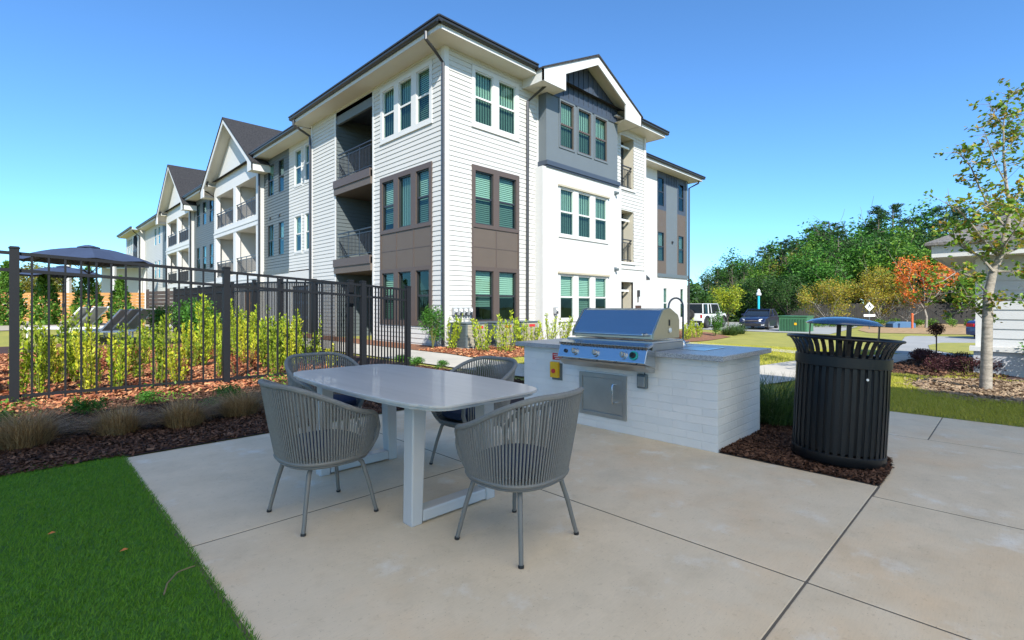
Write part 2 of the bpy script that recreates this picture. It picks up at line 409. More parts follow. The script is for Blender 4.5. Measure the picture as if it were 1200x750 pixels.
def window(f, a0, a1, z0, z1, m, parent, trim=.09, blind='blind', sash=True, sill=True, lo=True, out=.035, rail_m=None):
    """a double hung window in a hole a0-a1, z0-z1: frame, meeting rail, panes, blind, dark room"""
    fr = MB(); rail_m = rail_m or m
    t = .035
    f.box(fr, a0, a0+t, z0, z1, -.08, .004); f.box(fr, a1-t, a1, z0, z1, -.08, .004)
    f.box(fr, a0+t, a1-t, z1-t, z1, -.08, .004); f.box(fr, a0+t, a1-t, z0, z0+t, -.08, .004)
    zm = (z0+z1)/2
    if sash: f.box(fr, a0+t, a1-t, zm-.03, zm+.03, -.06, -.005)
    w_ = fr.build('window', rail_m, parent)
    d0 = -.045
    A0, A1 = (a0+t, a1-t) if f.k == 'R' else (a1-t, a0+t)      # winding so that the pane faces outwards
    up = MB(); up.quad(f.p(A0,zm if sash else z0+t,d0), f.p(A1,zm if sash else z0+t,d0), f.p(A1,z1-t,d0), f.p(A0,z1-t,d0))
    up.build('pane', M['glass_up'], w_, recalc=False)
    if sash:
        up = MB(); up.quad(f.p(A0,z0+t,d0+.015), f.p(A1,z0+t,d0+.015), f.p(A1,zm-.03,d0+.015), f.p(A0,zm-.03,d0+.015))
        up.build('pane', M['glass_lo'] if lo else M['glass_up'], w_, recalc=False)
    bl = MB()
    if blind == 'blind':
        zf_ = z1; zs_ = z0; cover = (1., 1., .72, 1., .55, .86)[int(abs(a0*13.7+z0*5.3+f.c*3)) % 6]; z0 = z1-(z1-z0)*cover
        n = int((z1-z0)/.065)
        for i in range(n):
            zz = z0+(z1-z0)*i/n
            bl.quad(f.p(a0+.01,zz,-.12), f.p(a1-.01,zz,-.12), f.p(a1-.01,zz+.058,-.145), f.p(a0+.01,zz+.058,-.145))
        bl.build('blind', M['blind'], w_, recalc=False); z0 = zs_
    elif blind == 'vertical':
        n = max(4, int((a1-a0)/.11))
        for i in range(n):
            a = a0+(a1-a0)*i/n
            bl.quad(f.p(a,z0,-.12), f.p(a+(a1-a0)/n*.94,z0,-.15), f.p(a+(a1-a0)/n*.94,z1,-.15), f.p(a,z1,-.12))
        bl.build('blind', M['blind'], w_, recalc=False)
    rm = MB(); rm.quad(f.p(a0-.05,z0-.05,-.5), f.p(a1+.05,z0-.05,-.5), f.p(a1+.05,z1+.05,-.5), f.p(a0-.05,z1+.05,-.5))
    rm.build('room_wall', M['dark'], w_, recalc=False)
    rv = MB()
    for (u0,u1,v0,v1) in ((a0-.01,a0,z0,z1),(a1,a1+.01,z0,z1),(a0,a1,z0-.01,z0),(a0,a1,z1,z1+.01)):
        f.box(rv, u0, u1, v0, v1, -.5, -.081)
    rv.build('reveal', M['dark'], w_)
    return w_
def surround(f, name, m, a0, a1, z0, z1, holes, parent, o=.035, sill=.05):
    """flat casing board around a group of windows"""
    mb = MB()
    for (x0,x1,y0,y1) in cells(a0, a1, z0, z1, holes): f.box(mb, x0, x1, y0, y1, -.01, o)
    if sill: f.box(mb, a0-.02, a1+.02, z0-sill, z0, .0, o+.02)
    return mb.build(name, m, parent)
FL = ((.86, 2.47), (3.96, 5.65), (7.18, 8.84))     # sill and head of each storey's windows
def eave(parent, path, gut=True, z0=9.18, oh=.65, wallc=None):
    pass
def gutter_run(name, p0, p1, z, parent, outv):
    """half round-ish dark gutter with the drip edge above it; outv: outward unit vector"""
    mb = MB(); ov = Vector(outv); a = Vector((p0[0], p0[1], z)); b = Vector((p1[0], p1[1], z))
    prof = [(0,.045),(.09,.045),(.13,.08),(.14,.13),(.11,.13),(.11,.15),(.16,.165),(.16,.205),(0,.225)]
    n = len(mb.v); k = len(prof)
    for q in (a, b): mb.v += [tuple(q+ov*u+Vector((0,0,v))) for u, v in prof]
    for i in range(k): mb.f.append((n+i, n+(i+1) % k, n+k+(i+1) % k, n+k+i))
    mb.f.append(tuple(range(n, n+k))); mb.f.append(tuple(range(n+2*k-1, n+k-1, -1)))
    return mb.build(name, M['gutter'], parent)
def downspout(pts, parent, r=.05):
    b = MB(); b.tube(pts, r, 6); return b.build('downspout', M['gutter'], parent)

BLD = empty('apartment_building', (0, 0, 0), 'three storey white sided apartment building with brown and grey panels and gabled balconies', 'building')
FR = Fac('R', 0.); FL0 = Fac('L', 0.)
g0, g1 = -.1, 9.25
# ---- right face, corner section x 0 .. 4.18
wx = ((1.18, 1.96), (2.22, 3.02))
h3 = [(a, b, *FL[2]) for a, b in wx]
holesR = [(1.05, 3.17, 7.03, 9.0), (1.05, 3.17, .70, 5.82)]
lap(FR, 'lap_siding', M['white_siding'], .14, 4.2, g0, g1, holesR, BLD)
surround(FR, 'window_casing', M['white_trim'], 1.05, 3.17, 7.05, 8.98, h3, BLD)
h21 = [(a, b, *FL[1]) for a, b in wx]+[(a, b, *FL[0]) for a, b in wx]
surround(FR, 'window_surround', M['brown_trim'], 1.05, 3.17, 3.84, 5.82, h21, BLD, o=.05, sill=0)
surround(FR, 'window_surround', M['brown_trim'], 1.05, 3.17, .70, 2.60, h21, BLD, o=.05, sill=0)
def spandrel(f, a0, a1, z0, z1, n, parent):
    flat(f, 'spandrel_panel', M['brown'], a0+.05, a1-.05, z0, z1, [], parent, off=.018, th=.04)
    mb = MB()
    f.box(mb, a0, a0+.05, z0, z1, -.01, .045); f.box(mb, a1-.05, a1, z0, z1, -.01, .045)
    for i in range(1, n):
        a = a0+(a1-a0)*i/n; f.box(mb, a-.018, a+.018, z0, z1, .0, .032)
    f.box(mb, a0+.05, a1-.05, (z0+z1)/2-.012, (z0+z1)/2+.012, .0, .026)
    mb.build('panel_batten', M['brown_trim'], parent)
spandrel(FR, 1.05, 3.17, 2.60, 3.84, 2, BLD)
for a, b in wx:
    window(FR, a, b, *FL[2], M['white_trim'], BLD, blind='vertical')
    for z in (1, 0): window(FR, a, b, *FL[z], M['brown_trim'], BLD, rail_m=M['gutter'])
# ---- left face, corner section y 0 .. 9.5
lw = ((.75, 1.47), (1.76, 2.52), (2.80, 3.56))
hb = (4.26, 7.18)
holesL = [(.61, 3.70, 7.03, 9.0), (.61, 3.70, .70, 5.82), (*hb, -.2, 9.1)]
lap(FL0, 'lap_siding', M['white_siding'], .14, 9.5, g0, g1, holesL, BLD)
h3 = [(a, b, *FL[2]) for a, b in lw]; h21 = [(a, b, *FL[k]) for a, b in lw for k in (0, 1)]
surround(FL0, 'window_casing', M['white_trim'], .61, 3.70, 7.05, 8.98, h3, BLD)
surround(FL0, 'window_surround', M['brown_trim'], .61, 3.70, 3.84, 5.82, h21, BLD, o=.05, sill=0)
surround(FL0, 'window_surround', M['brown_trim'], .61, 3.70, .70, 2.60, h21, BLD, o=.05, sill=0)
spandrel(FL0, .61, 3.70, 2.60, 3.84, 3, BLD)
for i, (a, b) in enumerate(lw):
    window(FL0, a, b, *FL[2], M['white_trim'], BLD, blind='vertical' if i else 'blind')
    window(FL0, a, b, *FL[1], M['brown_trim'], BLD, blind='vertical' if i == 1 else 'blind', sash=(i != 1), rail_m=M['gutter'])
    window(FL0, a, b, *FL[0], M['brown_trim'], BLD, blind='blind' if i == 2 else 'none', sash=(i != 1), rail_m=M['gutter'])
# corner boards
mb = MB(); mb.box(-.026, .14, -.026, .14, g0, g1); mb.build('corner_board', M['white_trim'], BLD)
def board(*q):
    mb = MB(); mb.box(*q); mb.build('corner_board', M['white_trim'], BLD)
board(4.10,4.2,-.03,0,g0,g1); board(-.03,0,9.4,9.5,g0,g1); board(-.03,.5,9.5,9.56,g0,g1); board(-.028,0,4.16,4.26,0,9.1); board(-.028,0,7.18,7.28,0,9.1)
# balcony recess
RD = 2.4
rec = MB(); x1 = RD
rec.quad((0.03,hb[0],-.1),(x1,hb[0],-.1),(x1,hb[0],9.1),(0.03,hb[0],9.1)); rec.quad((x1,hb[0],-.1),(x1,hb[1],-.1),(x1,hb[1],9.1),(x1,hb[0],9.1))
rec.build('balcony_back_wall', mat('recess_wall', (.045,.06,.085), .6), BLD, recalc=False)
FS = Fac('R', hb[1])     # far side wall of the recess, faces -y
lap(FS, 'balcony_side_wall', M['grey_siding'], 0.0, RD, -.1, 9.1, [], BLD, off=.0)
def railing(f, a0, a1, z, parent, m=None, o=.03, h=1.02, name='balcony_railing'):
    mb = MB(); f.box(mb, a0, a1, z+h-.04, z+h, o-.03, o+.03); f.box(mb, a0, a1, z+h-.17, z+h-.14, o-.015, o+.015)
    f.box(mb, a0, a1, z+.08, z+.11, o-.015, o+.015)
    n = max(2, round((a1-a0)/.11))
    for i in range(1, n):
        a = a0+(a1-a0)*i/n; big = (i % 8 == 0)
        f.box(mb, a-(.022 if big else .008), a+(.022 if big else .008), z+.0 if big else z+.1, z+h-(.02 if big else .15), o-.01, o+.01)
    return mb.build(name, m or M['gutter'], parent)
for z in (3.18, 6.32):
    b = MB(); b.box(-.10, RD, hb[0]+.0, hb[1]-.0, z-.56, z-.06); fl = b.build('balcony_floor', M['brown'], BLD)
    b = MB(); b.box(-.14, .05, hb[0]-.0, hb[1]+.0, z-.30, z); b.build('floor_edge', M['brown_trim'], fl)
    railing(FL0, hb[0]+.02, hb[1]-.3, z, BLD, o=.05)
    b = MB(); b.box(1.4, 1.5, 5.6, 5.7, z-.6, z-.563); b.build('ceiling_lamp', M['offwhite'], BLD)
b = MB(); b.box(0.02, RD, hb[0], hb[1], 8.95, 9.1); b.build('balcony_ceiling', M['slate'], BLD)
b = MB(); b.box(1.36, 1.5, 5.6, 5.74, 8.88, 8.95); b.build('ceiling_lamp', M['offwhite'], BLD)
b = MB(); FL0.box(b, hb[0], hb[1], 8.62, 9.1, -.12, -.02); b.build('balcony_header', M['grey_panel'], BLD)
# body behind the facades so that no daylight leaks
b = MB(); b.box(2.6, 11.4, .62, 9.0, -.1, 9.1); b.box(.8, 4.0, .62, 4.0, -.1, 9.1); b.box(.8,11.4,7.4,9.4,-.1,9.1); b.build('inner_wall', M['dark'], BLD)

# ---- bay on the right face
PB = .4; FB = Fac('R', -PB); b0, b1 = 4.18, 8.67
bw = ((4.93, 5.72), (6.0, 6.80), (7.08, 7.88))
lb0, lb1 = 4.0, 8.96
for s_, e_, nm, m_, z0, z1, off in ((b0, b1, 'bay_panel', M['grey_panel'], 6.50, 8.95, 0.),):
    flat(FB, nm, m_, s_, e_, z0, z1, [(a, b, *FL[2]) for a, b in bw], BLD)
mb = MB(); mb.box(b0-.01, b0+.05, -PB+.004, .03, 6.5, 9.6); mb.build('bay_side_wall', M['grey_panel'], BLD)
mb = MB(); mb.box(b1-.05, b1+.01, -PB+.004, 1., 6.5, 9.6); mb.build('bay_side_wall', M['grey_panel'], BLD)
# board and batten gable
apx, apz = 6.46, 10.81
def roofz(x, drop=0.): return apz-drop-.48*abs(x-apx)
gb = MB(); gb.prism([(b0,-PB,8.95),(b1,-PB,8.95),(b1,-PB,roofz(b1,.2)),(apx,-PB,roofz(apx,.2)),(b0,-PB,roofz(b0,.2))], (0,.1,0))
gb.build('gable_board', M['slate'], BLD)
bt = MB(); x = b0+.02
while x < b1:
    FB.box(bt, x, x+.04, 8.97, roofz(x+.02,.24), 0, .025); x += .305
FB.box(bt, b0, b1, 8.90, 9.02, 0, .03); bt.build('gable_batten', M['slate'], BLD)
for a, b in bw:
    window(FB, a, b, *FL[2], M['brown_trim'], BLD, blind='vertical', rail_m=M['brown_trim'])
mb = MB()
for a, b in bw:
    for (u0,u1,v0,v1) in cells(a-.07, b+.07, FL[2][0]-.07, FL[2][1]+.07, [(a,b,*FL[2])]): FB.box(mb, u0,u1,v0,v1, 0, .03)
mb.build('window_surround', M['grey_panel'], BLD)
mb = MB(); mb.box(b0-.06, b1+.1, -PB-.09, .0, 6.34, 6.50); mb.box(b0-.03, b1+.06, -PB-.05, .0, 6.28, 6.34); mb.build('belt_moulding', M['slate'], BLD)
hol = [(a, b, *FL[k]) for a, b in bw for k in (0, 1)]
flat(FB, 'bay_wall', M['white_brick'], lb0, lb1, g0, 6.28, hol, BLD)
mb = MB(); mb.box(lb0-.01, lb0+.1, -PB+.004, .03, g0, 6.28); mb.build('bay_side_wall', M['white_brick'], BLD)
for k in (0, 1):
    surround(FB, 'window_casing', M['white_trim'], 4.86, 7.95, FL[k][0]-.06, FL[k][1]+.05, hol, BLD, o=.022)
    mb = MB(); FB.box(mb, 4.80, 8.02, FL[k][1]+.05, FL[k][1]+.12, -.01, .09); mb.build('window_head', M['tan'], BLD)
    for a, b in bw: window(FB, a, b, *FL[k], M['white_trim'], BLD, blind='vertical' if k else 'blind')
for z in (6.02, 2.86):
    b = MB(); FB.box(b, 8.42, 8.56, z-.07, z+.07, 0, .05); b.tube([FB.p(8.49,z,.05), FB.p(8.49,z-.03,.16)], [.05,.06], 8); b.build('security_lamp', M['cond'], BLD)
# gable roof over the bay
og = 1.0   # fascia plane y = -1.0
def gable(apc, half, z_ap, sl, yf, depth, axis, fz=.30, parent=BLD, feet=.9, soffz=None, footw=1.2):
    """boxed gable: thick white rake fascia, soffit, shingled slopes. axis 'y': ridge runs along y; 'x': along x"""
    P = (lambda a, o, z: (a, o, z)) if axis == 'y' else (lambda a, o, z: (o, a, z))
    zf = z_ap-sl*half
    fa = MB(); t = .06
    for sgn in (-1, 1):
        fa.prism([P(apc, yf, z_ap-.02), P(apc+sgn*half, yf, zf-.02), P(apc+sgn*half, yf, zf-.02-fz*1.2), P(apc+sgn*footw*0+sgn*(half), yf, zf-.02-fz*1.2), P(apc, yf, z_ap-.02-fz)], P(0, t, 0))
    # boxed feet
        fa.prism([P(apc+sgn*half, yf+.001, zf-.03), P(apc+sgn*half, yf+.001, zf-.42), P(apc+sgn*(half-footw), yf+.001, zf-.42), P(apc+sgn*(half-footw), yf+.001, zf+sl*footw-fz-.02)], P(0, t, 0))
        fa.prism([P(apc+sgn*half, yf, zf-.02), P(apc+sgn*half, yf, zf-.42), P(apc+sgn*(half-.05), yf, zf-.42), P(apc+sgn*(half-.05), yf, zf-.02)], P(0, depth*.4, 0))
    fa.build('gable_fascia', M['white_trim'], parent)
    so = MB()
    for sgn in (-1, 1):
        so.quad(P(apc, yf+t, z_ap-.16), P(apc+sgn*half, yf+t, zf-.16), P(apc+sgn*half, yf+depth, zf-.16), P(apc, yf+depth, z_ap-.16))
        so.quad(P(apc+sgn*half, yf+t, zf-.40), P(apc+sgn*(half-footw), yf+t, zf-.40), P(apc+sgn*(half-footw), yf+1.6, zf-.40), P(apc+sgn*half, yf+1.6, zf-.40))
    so.build('gable_soffit', M['soffit'], parent, recalc=False)
    rf = MB()
    for sgn in (-1, 1):
        rf.prism([P(apc, yf-.04, z_ap+.04), P(apc+sgn*(half+.06), yf-.04, zf+.04-.03), P(apc+sgn*(half+.06), yf-.04, zf-.05), P(apc, yf-.04, z_ap-.05)], P(0, depth, 0))
    rf.build('gable_roof', M['shingle'], parent)
gable(apx, 3.12, apz, .48, -og, 6.0, 'y', fz=.34)
# ---- breezeway section x 8.96 .. 11.73, y = .1
FD = Fac('R', .1)
op = [(9.68, 10.72, 6.58, 8.86), (9.68, 10.72, 3.30, 5.57), (9.60, 10.68, -.1, 2.40)]
lap(FD, 'lap_siding', M['white_siding'], 8.9, 11.73, 3.0, g1, op, BLD)
flat(FD, 'ground_floor_wall', M['white_brick'], 8.9, 11.73, g0, 3.0, op, BLD, off=.02)
mb = MB()
for (a0, a1, z0, z1) in op:
    mb.quad((a0,.1,z0),(a0,1.9,z0),(a0,1.9,z1),(a0,.1,z1)); mb.quad((a1,.1,z0),(a1,1.9,z0),(a1,1.9,z1),(a1,.1,z1))
    mb.quad((a0,1.9,z0),(a1,1.9,z0),(a1,1.9,z1),(a0,1.9,z1)); mb.quad((a0,.1,z1),(a1,.1,z1),(a1,1.9,z1),(a0,1.9,z1)); mb.quad((a0,.1,z0),(a1,.1,z0),(a1,1.9,z0),(a0,1.9,z0))
mb.build('breezeway_wall', M['cream'], BLD, recalc=False)
mb = MB()
for (a0, a1, z0, z1) in op: mb.box(a0+.05, a1-.05, .28, .34, z1-.42, z1-.34)
mb.build('breezeway_beam', M['offwhite'], BLD)
for (a0, a1, z0, z1) in op[:2]:
    railing(Fac('R', .2), a0+.01, a1-.01, z0, BLD, o=0)
    mb = MB(); FD.box(mb, a0-.1, a1+.12, z0-.12, z0-.02, .02, .07); mb.build('window_sill', M['white_trim'], BLD)
mb = MB(); FD.box(mb, 11.6, 11.75, g0, g1, .02, .05); FD.box(mb, 8.9, 11.75, 2.97, 3.07, .02, .06); mb.build('corner_board', M['white_trim'], BLD)
b = MB(); FD.box(b, 11.9-.9, 12.0-.9, 1.75, 2.05, .02, .12); FD.box(b, 11.03, 11.07, 1.5, 1.75, .02, .06); b.build('wall_lantern', M['gutter'], BLD)
# unit number panel beside the entry
b = MB(); FD.box(b, 10.85, 11.30, .55, 1.35, .022, .06); nb = b.build('address_panel', mat('panel_brown', (.06,.03,.02), .5), BLD)
b = MB()
for i in range(3):
    for j in range(2): FD.box(b, 10.90+j*.19, 11.06+j*.19, .68+i*.21, .80+i*.21, .06, .065)
b.build('number_tile', mat('tile_rust', (.45,.16,.07), .5), nb)
# entry canopy
b = MB(); b.prism([(12.05,2.0,3.35),(13.4,2.0,2.72),(13.4,2.0,2.62),(12.05,2.0,2.95)], (0,-1.2,0)); b.build('entry_canopy', M['gutter'], BLD)
# ---- recessed wing, y = 2.5, x 11.73 .. 20.95
FW = Fac('R', 2.5)
sw = ((17.28, 17.98), (19.78, 20.46))
hw = [(a, b, *FL[k]) for a, b in sw for k in (1, 2)]+[(17.9, 18.35, .6, 2.40), (20.0, 20.46, .6, 2.40)]
flat(FW, 'wing_wall', M['white_brick'], 11.0, 17.19, g0, g1, hw, BLD)
flat(FW, 'wing_wall', M['white_brick'], 17.19, 20.95, g0, 3.02, hw, BLD)
for a0, a1 in ((17.19, 18.25), (19.62, 20.72)):
    flat(FW, 'spandrel_panel', M['brown'], a0, a1, 3.22, 6.95, hw, BLD)
flat(FW, 'wing_panel', M['slate'], 17.19, 18.25, 6.95, g1, hw, BLD); flat(FW, 'wing_panel', M['slate'], 19.62, 20.72, 6.95, g1, hw, BLD)
flat(FW, 'wing_panel', M['grey_panel'], 18.25, 19.62, 3.22, 8.5, [], BLD, off=.0)
flat(FW, 'gable_board', M['slate'], 18.25, 19.62, 8.5, g1, [], BLD)
bt = MB()
for x in np.arange(18.3, 19.6, .2): FW.box(bt, x, x+.035, 8.5, g1, 0, .02)
bt.build('gable_batten', M['slate'], BLD)
bt = MB(); FW.box(bt, 20.72, 20.95, 3.22, g1, -.1, .03); bt.build('corner_board', M['cond'], BLD)
bt = MB(); FW.box(bt, 17.19, 21.0, 3.02, 3.22, -.1, .07); bt.build('belt_moulding', M['cond'], BLD)
for (a, b, z0, z1) in hw: window(FW, a, b, z0, z1, M['gutter'] if z0 > 3 else M['white_trim'], BLD, blind='vertical' if z0 < 4 else 'none')
mb = MB(); mb.quad((20.95,2.5,g0),(20.95,9,g0),(20.95,9,g1),(20.95,2.5,g1)); mb.quad((11.73,.1,g0),(11.73,2.5,g0),(11.73,2.5,g1),(11.73,.1,g1)); mb.build('end_wall', M['white_siding'], BLD, recalc=False)
downspout([(21.35,1.9,9.25),(21.35,1.95,9.05),(21.0,2.4,8.75),(21.0,2.42,.1)], BLD, .055)
b = MB(); FW.box(b, 18.9, 19.02, 5.1, 5.22, 0, .08); b.build('security_lamp', M['gutter'], BLD)
# ---- eaves of the main roof (white fascia, soffit, dark gutter)
OH = .65
def fascia(name, p0, p1, outv, z0=9.18, h=.20):
    mb = MB(); ov = Vector(outv)*.04
    mb.prism([(p0[0],p0[1],z0),(p1[0],p1[1],z0),(p1[0],p1[1],z0+h),(p0[0],p0[1],z0+h)], ov); return mb.build('eave_fascia', M['white_trim'], BLD)
for q_ in ((-OH, 4.4, -OH, .05), (-OH, .05, .05, 9.9), (8.4, 12.35, -.55, .2), (11.6, 12.35, .2, 1.85), (11.6, 21.6, 1.85, 2.6)):
    sf = MB(); sf.box(*q_, 9.19, 9.22); sf.build('eave_soffit', M['soffit'], BLD)
fascia('f', (-OH-.0,-OH), (3.4,-OH), (0,-1,0)); fascia('f', (-OH,-OH+.0), (-OH,9.95), (-1,0,0)); fascia('f', (-OH,9.95), (.0,9.95), (0,1,0))
fascia('f', (9.3,-.55), (12.35,-.55), (0,-1,0)); fascia('f', (12.35,-.55), (12.35,1.8), (1,0,0)); fascia('f', (12.4,1.85), (21.6,1.85), (0,-1,0)); fascia('f', (21.6,1.85), (21.6,9), (1,0,0))
gutter_run('gutter', (-OH-.17,-OH-.04), (3.3,-OH-.04), 9.26, BLD, (0,-1,0))
gutter_run('gutter', (-OH-.04,-OH-.17), (-OH-.04,9.95), 9.26, BLD, (-1,0,0))
gutter_run('gutter', (9.4,-.59), (12.5,-.59), 9.26, BLD, (0,-1,0)); gutter_run('gutter', (12.5,1.81), (21.75,1.81), 9.26, BLD, (0,-1,0))
# low main roof
rf = MB()
E0 = -OH-.05
zz = 9.47; S_ = .20
rf.poly([(E0,E0,zz),(12.4,E0+.1,zz),(6.5,6.5,zz+7*S_),(6.5,6.5,zz+7*S_)][:3])
rf.poly([(E0,E0,zz),(6.5,6.5,zz+7*S_),(6.5,9.9,zz+7*S_),(E0,9.9,zz)])
rf.poly([(.0,9.9,zz),(7,9.9,zz+7*S_),(7,62,zz+7*S_),(.0,62,zz)])
rf.poly([(12.4,E0+.1,zz),(12.4,1.85,zz),(12,8,zz+1.2),(6.5,6.5,zz+7*S_)]); rf.poly([(12.4,1.85,zz),(21.7,1.85,zz),(17,8,zz+1.2),(12,8,zz+1.2)]); rf.poly([(21.7,1.85,zz),(21.7,14,zz),(17,8,zz+1.2)])
rf.poly([(6.5,6.5,zz+7*S_),(12,8,zz+1.2),(17,8,zz+1.2),(21.7,14,zz),(21.7,20,zz),(7,62,zz+7*S_),(7,9.9,zz+7*S_)])
rf.build('roof', M['shingle'], BLD, recalc=False)
# downspouts of the corner section
downspout([(-OH-.12,-.12,9.26),(-OH-.12,-.12,9.05),(-.45,-.1,8.85),(-.09,-.04,8.62),(-.09,-.04,.15)], BLD)
downspout([(3.86,-OH-.1,9.22),(3.86,-OH-.1,9.0),(3.55,-.09,8.5),(3.53,-.09,.15)], BLD)
downspout([(-OH-.1,9.6,9.26),(-OH-.1,9.6,9.05),(-.12,9.47,8.7),(-.10,9.47,8.5),(-.10,9.47,.15)], BLD)
# roof vent stubs
b = MB(); b.box(3.55,3.85,-.2,.1,9.45,9.62); b.build('roof_cricket', M['gutter'], BLD)

# ---- left wing behind, x = .5
FX = Fac('L', .5)
bwin = [(10.64, 11.08), (11.82, 12.62)]
bwin = [(10.75, 11.4), (11.85, 12.6)]
gwin = [(13.97, 14.80), (15.42, 16.35)]
gwin = [(14.05, 14.75), (15.45, 16.30)]
hB = [(a, b, *FL[k]) for a, b in bwin+gwin for k in (1, 2)]
lap(FX, 'lap_siding', M['white_siding'], 9.5, 13.36, 3.05, g1, hB, BLD)
lap(FX, 'lap_siding', M['grey_siding'], 13.36, 16.9, 3.2, g1, hB, BLD)
mb = MB(); FX.box(mb, 13.36, 16.9, 3.0, 3.2, 0, .05); mb.build('belt_moulding', M['grey_siding'], BLD)
def unit(y0):
    pass
flat(FX, 'ground_floor_wall', M['white_brick'], 9.5, 62, g0, 3.0, [(11,13,0,2.3),(28,29.6,0,2.3),(18.6,20.2,0,2.3),(34,36,0,2.3)], BLD, off=.02)
for (a, b, z0, z1) in hB: window(FX, a, b, z0, z1, M['white_trim'] if a < 13.3 else M['gutter'], BLD, blind='blind' if (int(a*7)+int(z0)) % 3 else 'vertical')
mb = MB()
for (a, b, z0, z1) in hB:
    for (u0,u1,v0,v1) in cells(a-.08, b+.08, z0-.1, z1+.08, [(a,b,z0,z1)]):
        if a < 13.3: FX.box(mb, u0,u1,v0,v1, 0, .035)
mb.build('window_casing', M['white_trim'], BLD)
for (a, b, k) in ((11,13,0),(28,29.6,1),(18.6,20.2,1),(34,36,0)):
    mb = MB(); FX.box(mb, a+.05, b-.05, .0, 2.25, -.1, -.04); d_ = mb.build('patio_door', mat('door_wood', (.45,.20,.06), .6, var=.3, vscale=3) if k else M['slate'], BLD)
    mb = MB()
    for i in range(2):
        for j in range(3): FX.box(mb, a+.15+i*(b-a-.2)/2, a-.05+(i+1)*(b-a-.1)/2, .2+j*.68, .75+j*.68, -.04, -.02)
    mb.build('door_panel', M['brown'] if k else M['dark'], d_)
GAB = []
def balcony_gable(y0, y1, apy, apz_, xw=.25):
    f = Fac('L', xw); ym = (y0+y1)/2
    bays = [(y0+.55, ym-.25), (ym+.25, y1-.45)]
    ho = [(a, b, z0, z1) for a, b in bays for z0, z1 in ((.1, 2.55), (3.18, 5.78), (6.38, 8.52))]
    flat(f, 'gable_wall', M['white_trim'], y0, y1, g0, 9.05, ho, BLD, th=.25)
    sl = (apz_-9.15)/((y1-y0)/2+.4)
    gm = MB(); gm.prism([f.p(y0,9.05), f.p(y1,9.05), f.p(y1,apz_-sl*(y1-apy)-.2), f.p(apy,apz_-.25), f.p(y0,apz_-sl*(apy-y0)-.2)], (.2,0,0)); gm.build('gable_wall', M['white_trim'], BLD)
    gm = MB(); gm.box(xw+.01, 2.6, y0-.012, y0+.2, g0, 9.1); gm.box(xw+.01, 2.6, y1-.2, y1+.012, g0, 9.1); gm.box(xw+.2, 2.6, ym-.12, ym+.12, g0, 9.1)
    gm.box(2.5, 2.6, y0+.2, y1-.2, g0, 9.1); gm.build('balcony_side_wall', M['white_siding'], BLD)
    gm = MB()
    for z in (2.6, 5.8): gm.box(xw+.25, 2.5, y0+.2, y1-.2, z, z+.5)
    gm.box(xw+.25, 2.5, y0+.2, y1-.2, 8.6, 9.0)
    gm.build('balcony_floor', M['soffit'], BLD)
    for z in (2.6, 5.82):
        mb = MB(); f.box(mb, y0-.02, y1+.02, z+.22, z+.30, 0, .05); f.box(mb, y0-.02, y1+.02, z-.02, z+.22, 0, .02); mb.build('belt_moulding', M['white_trim'], BLD)
    for a, b in bays:
        for z in (3.18, 6.38): railing(f, a, b, z, BLD, o=-.06)
        for z in (3.2, 6.4):
            mb = MB(); mb.box(2.46, 2.50, a+.4, b-.5, z, z+2.05); mb.build('balcony_door', M['glass_lo'] if 0 else M['dark'], BLD)
    gable(apy, (y1-y0)/2+.75, apz_, sl, xw-.65, 9.5, 'x', fz=.30, footw=.7)
balcony_gable(16.9, 25.6, 21.2, 12.55)
GB2 = (32.0, 40.6)
balcony_gable(32.0, 40.6, 36.3, 12.75)
def far_section(y0, y1, win, m, frame='gutter'):
    hh = [(a, b, *FL[k]) for a, b in win for k in (1, 2)]
    lap(FX, 'lap_siding', m, y0, y1, 3.0, g1, hh, BLD)
    for q in hh: window(FX, *q, M[frame], BLD, blind='blind' if int(q[0]*3) % 2 else 'vertical')
far_section(25.6, 26.6, [], M['white_siding'])
far_section(26.6, 32.0, [(26.9, 27.7), (28.6, 29.5), (30.3, 31.2)], M['grey_siding'])
far_section(40.6, 43.5, [(41.3, 42.3)], M['grey_siding'])
far_section(43.5, 52.5, [(44.6, 45.6), (46.4, 47.4)], M['white_siding'], 'white_trim')
FY = Fac('L', .0)
hh = [(53.4, 56.0, .2, 8.9)]; h2 = [(57.0+i*1.1, 57.8+i*1.1, *FL[k]) for i in range(3) for k in (0,1,2)]
lap(FY, 'lap_siding', M['white_siding'], 52.5, 61.0, 0, g1, hh+h2, BLD)
for q in h2: window(FY, *q, M['white_trim'], BLD, blind='none')
mb = MB(); mb.box(.0,2.,53.4,53.5,0,9); mb.box(.0,2.,55.9,56,0,9); mb.box(1.9,2,53.4,56,0,9); mb.box(0,2,53.4,56,2.7,3.1); mb.box(0,2,53.4,56,5.9,6.3); mb.build('balcony_back_wall', M['slate'], BLD)
for z in (3.1, 6.3): railing(FY, 53.4, 56, z, BLD)
mb = MB(); mb.quad((0,52.5,0),(.6,52.5,0),(.6,52.5,g1),(0,52.5,g1)); mb.quad((0,61,0),(12,61,0),(12,61,g1),(0,61,g1)); mb.build('end_wall', M['white_siding'], BLD, recalc=False)
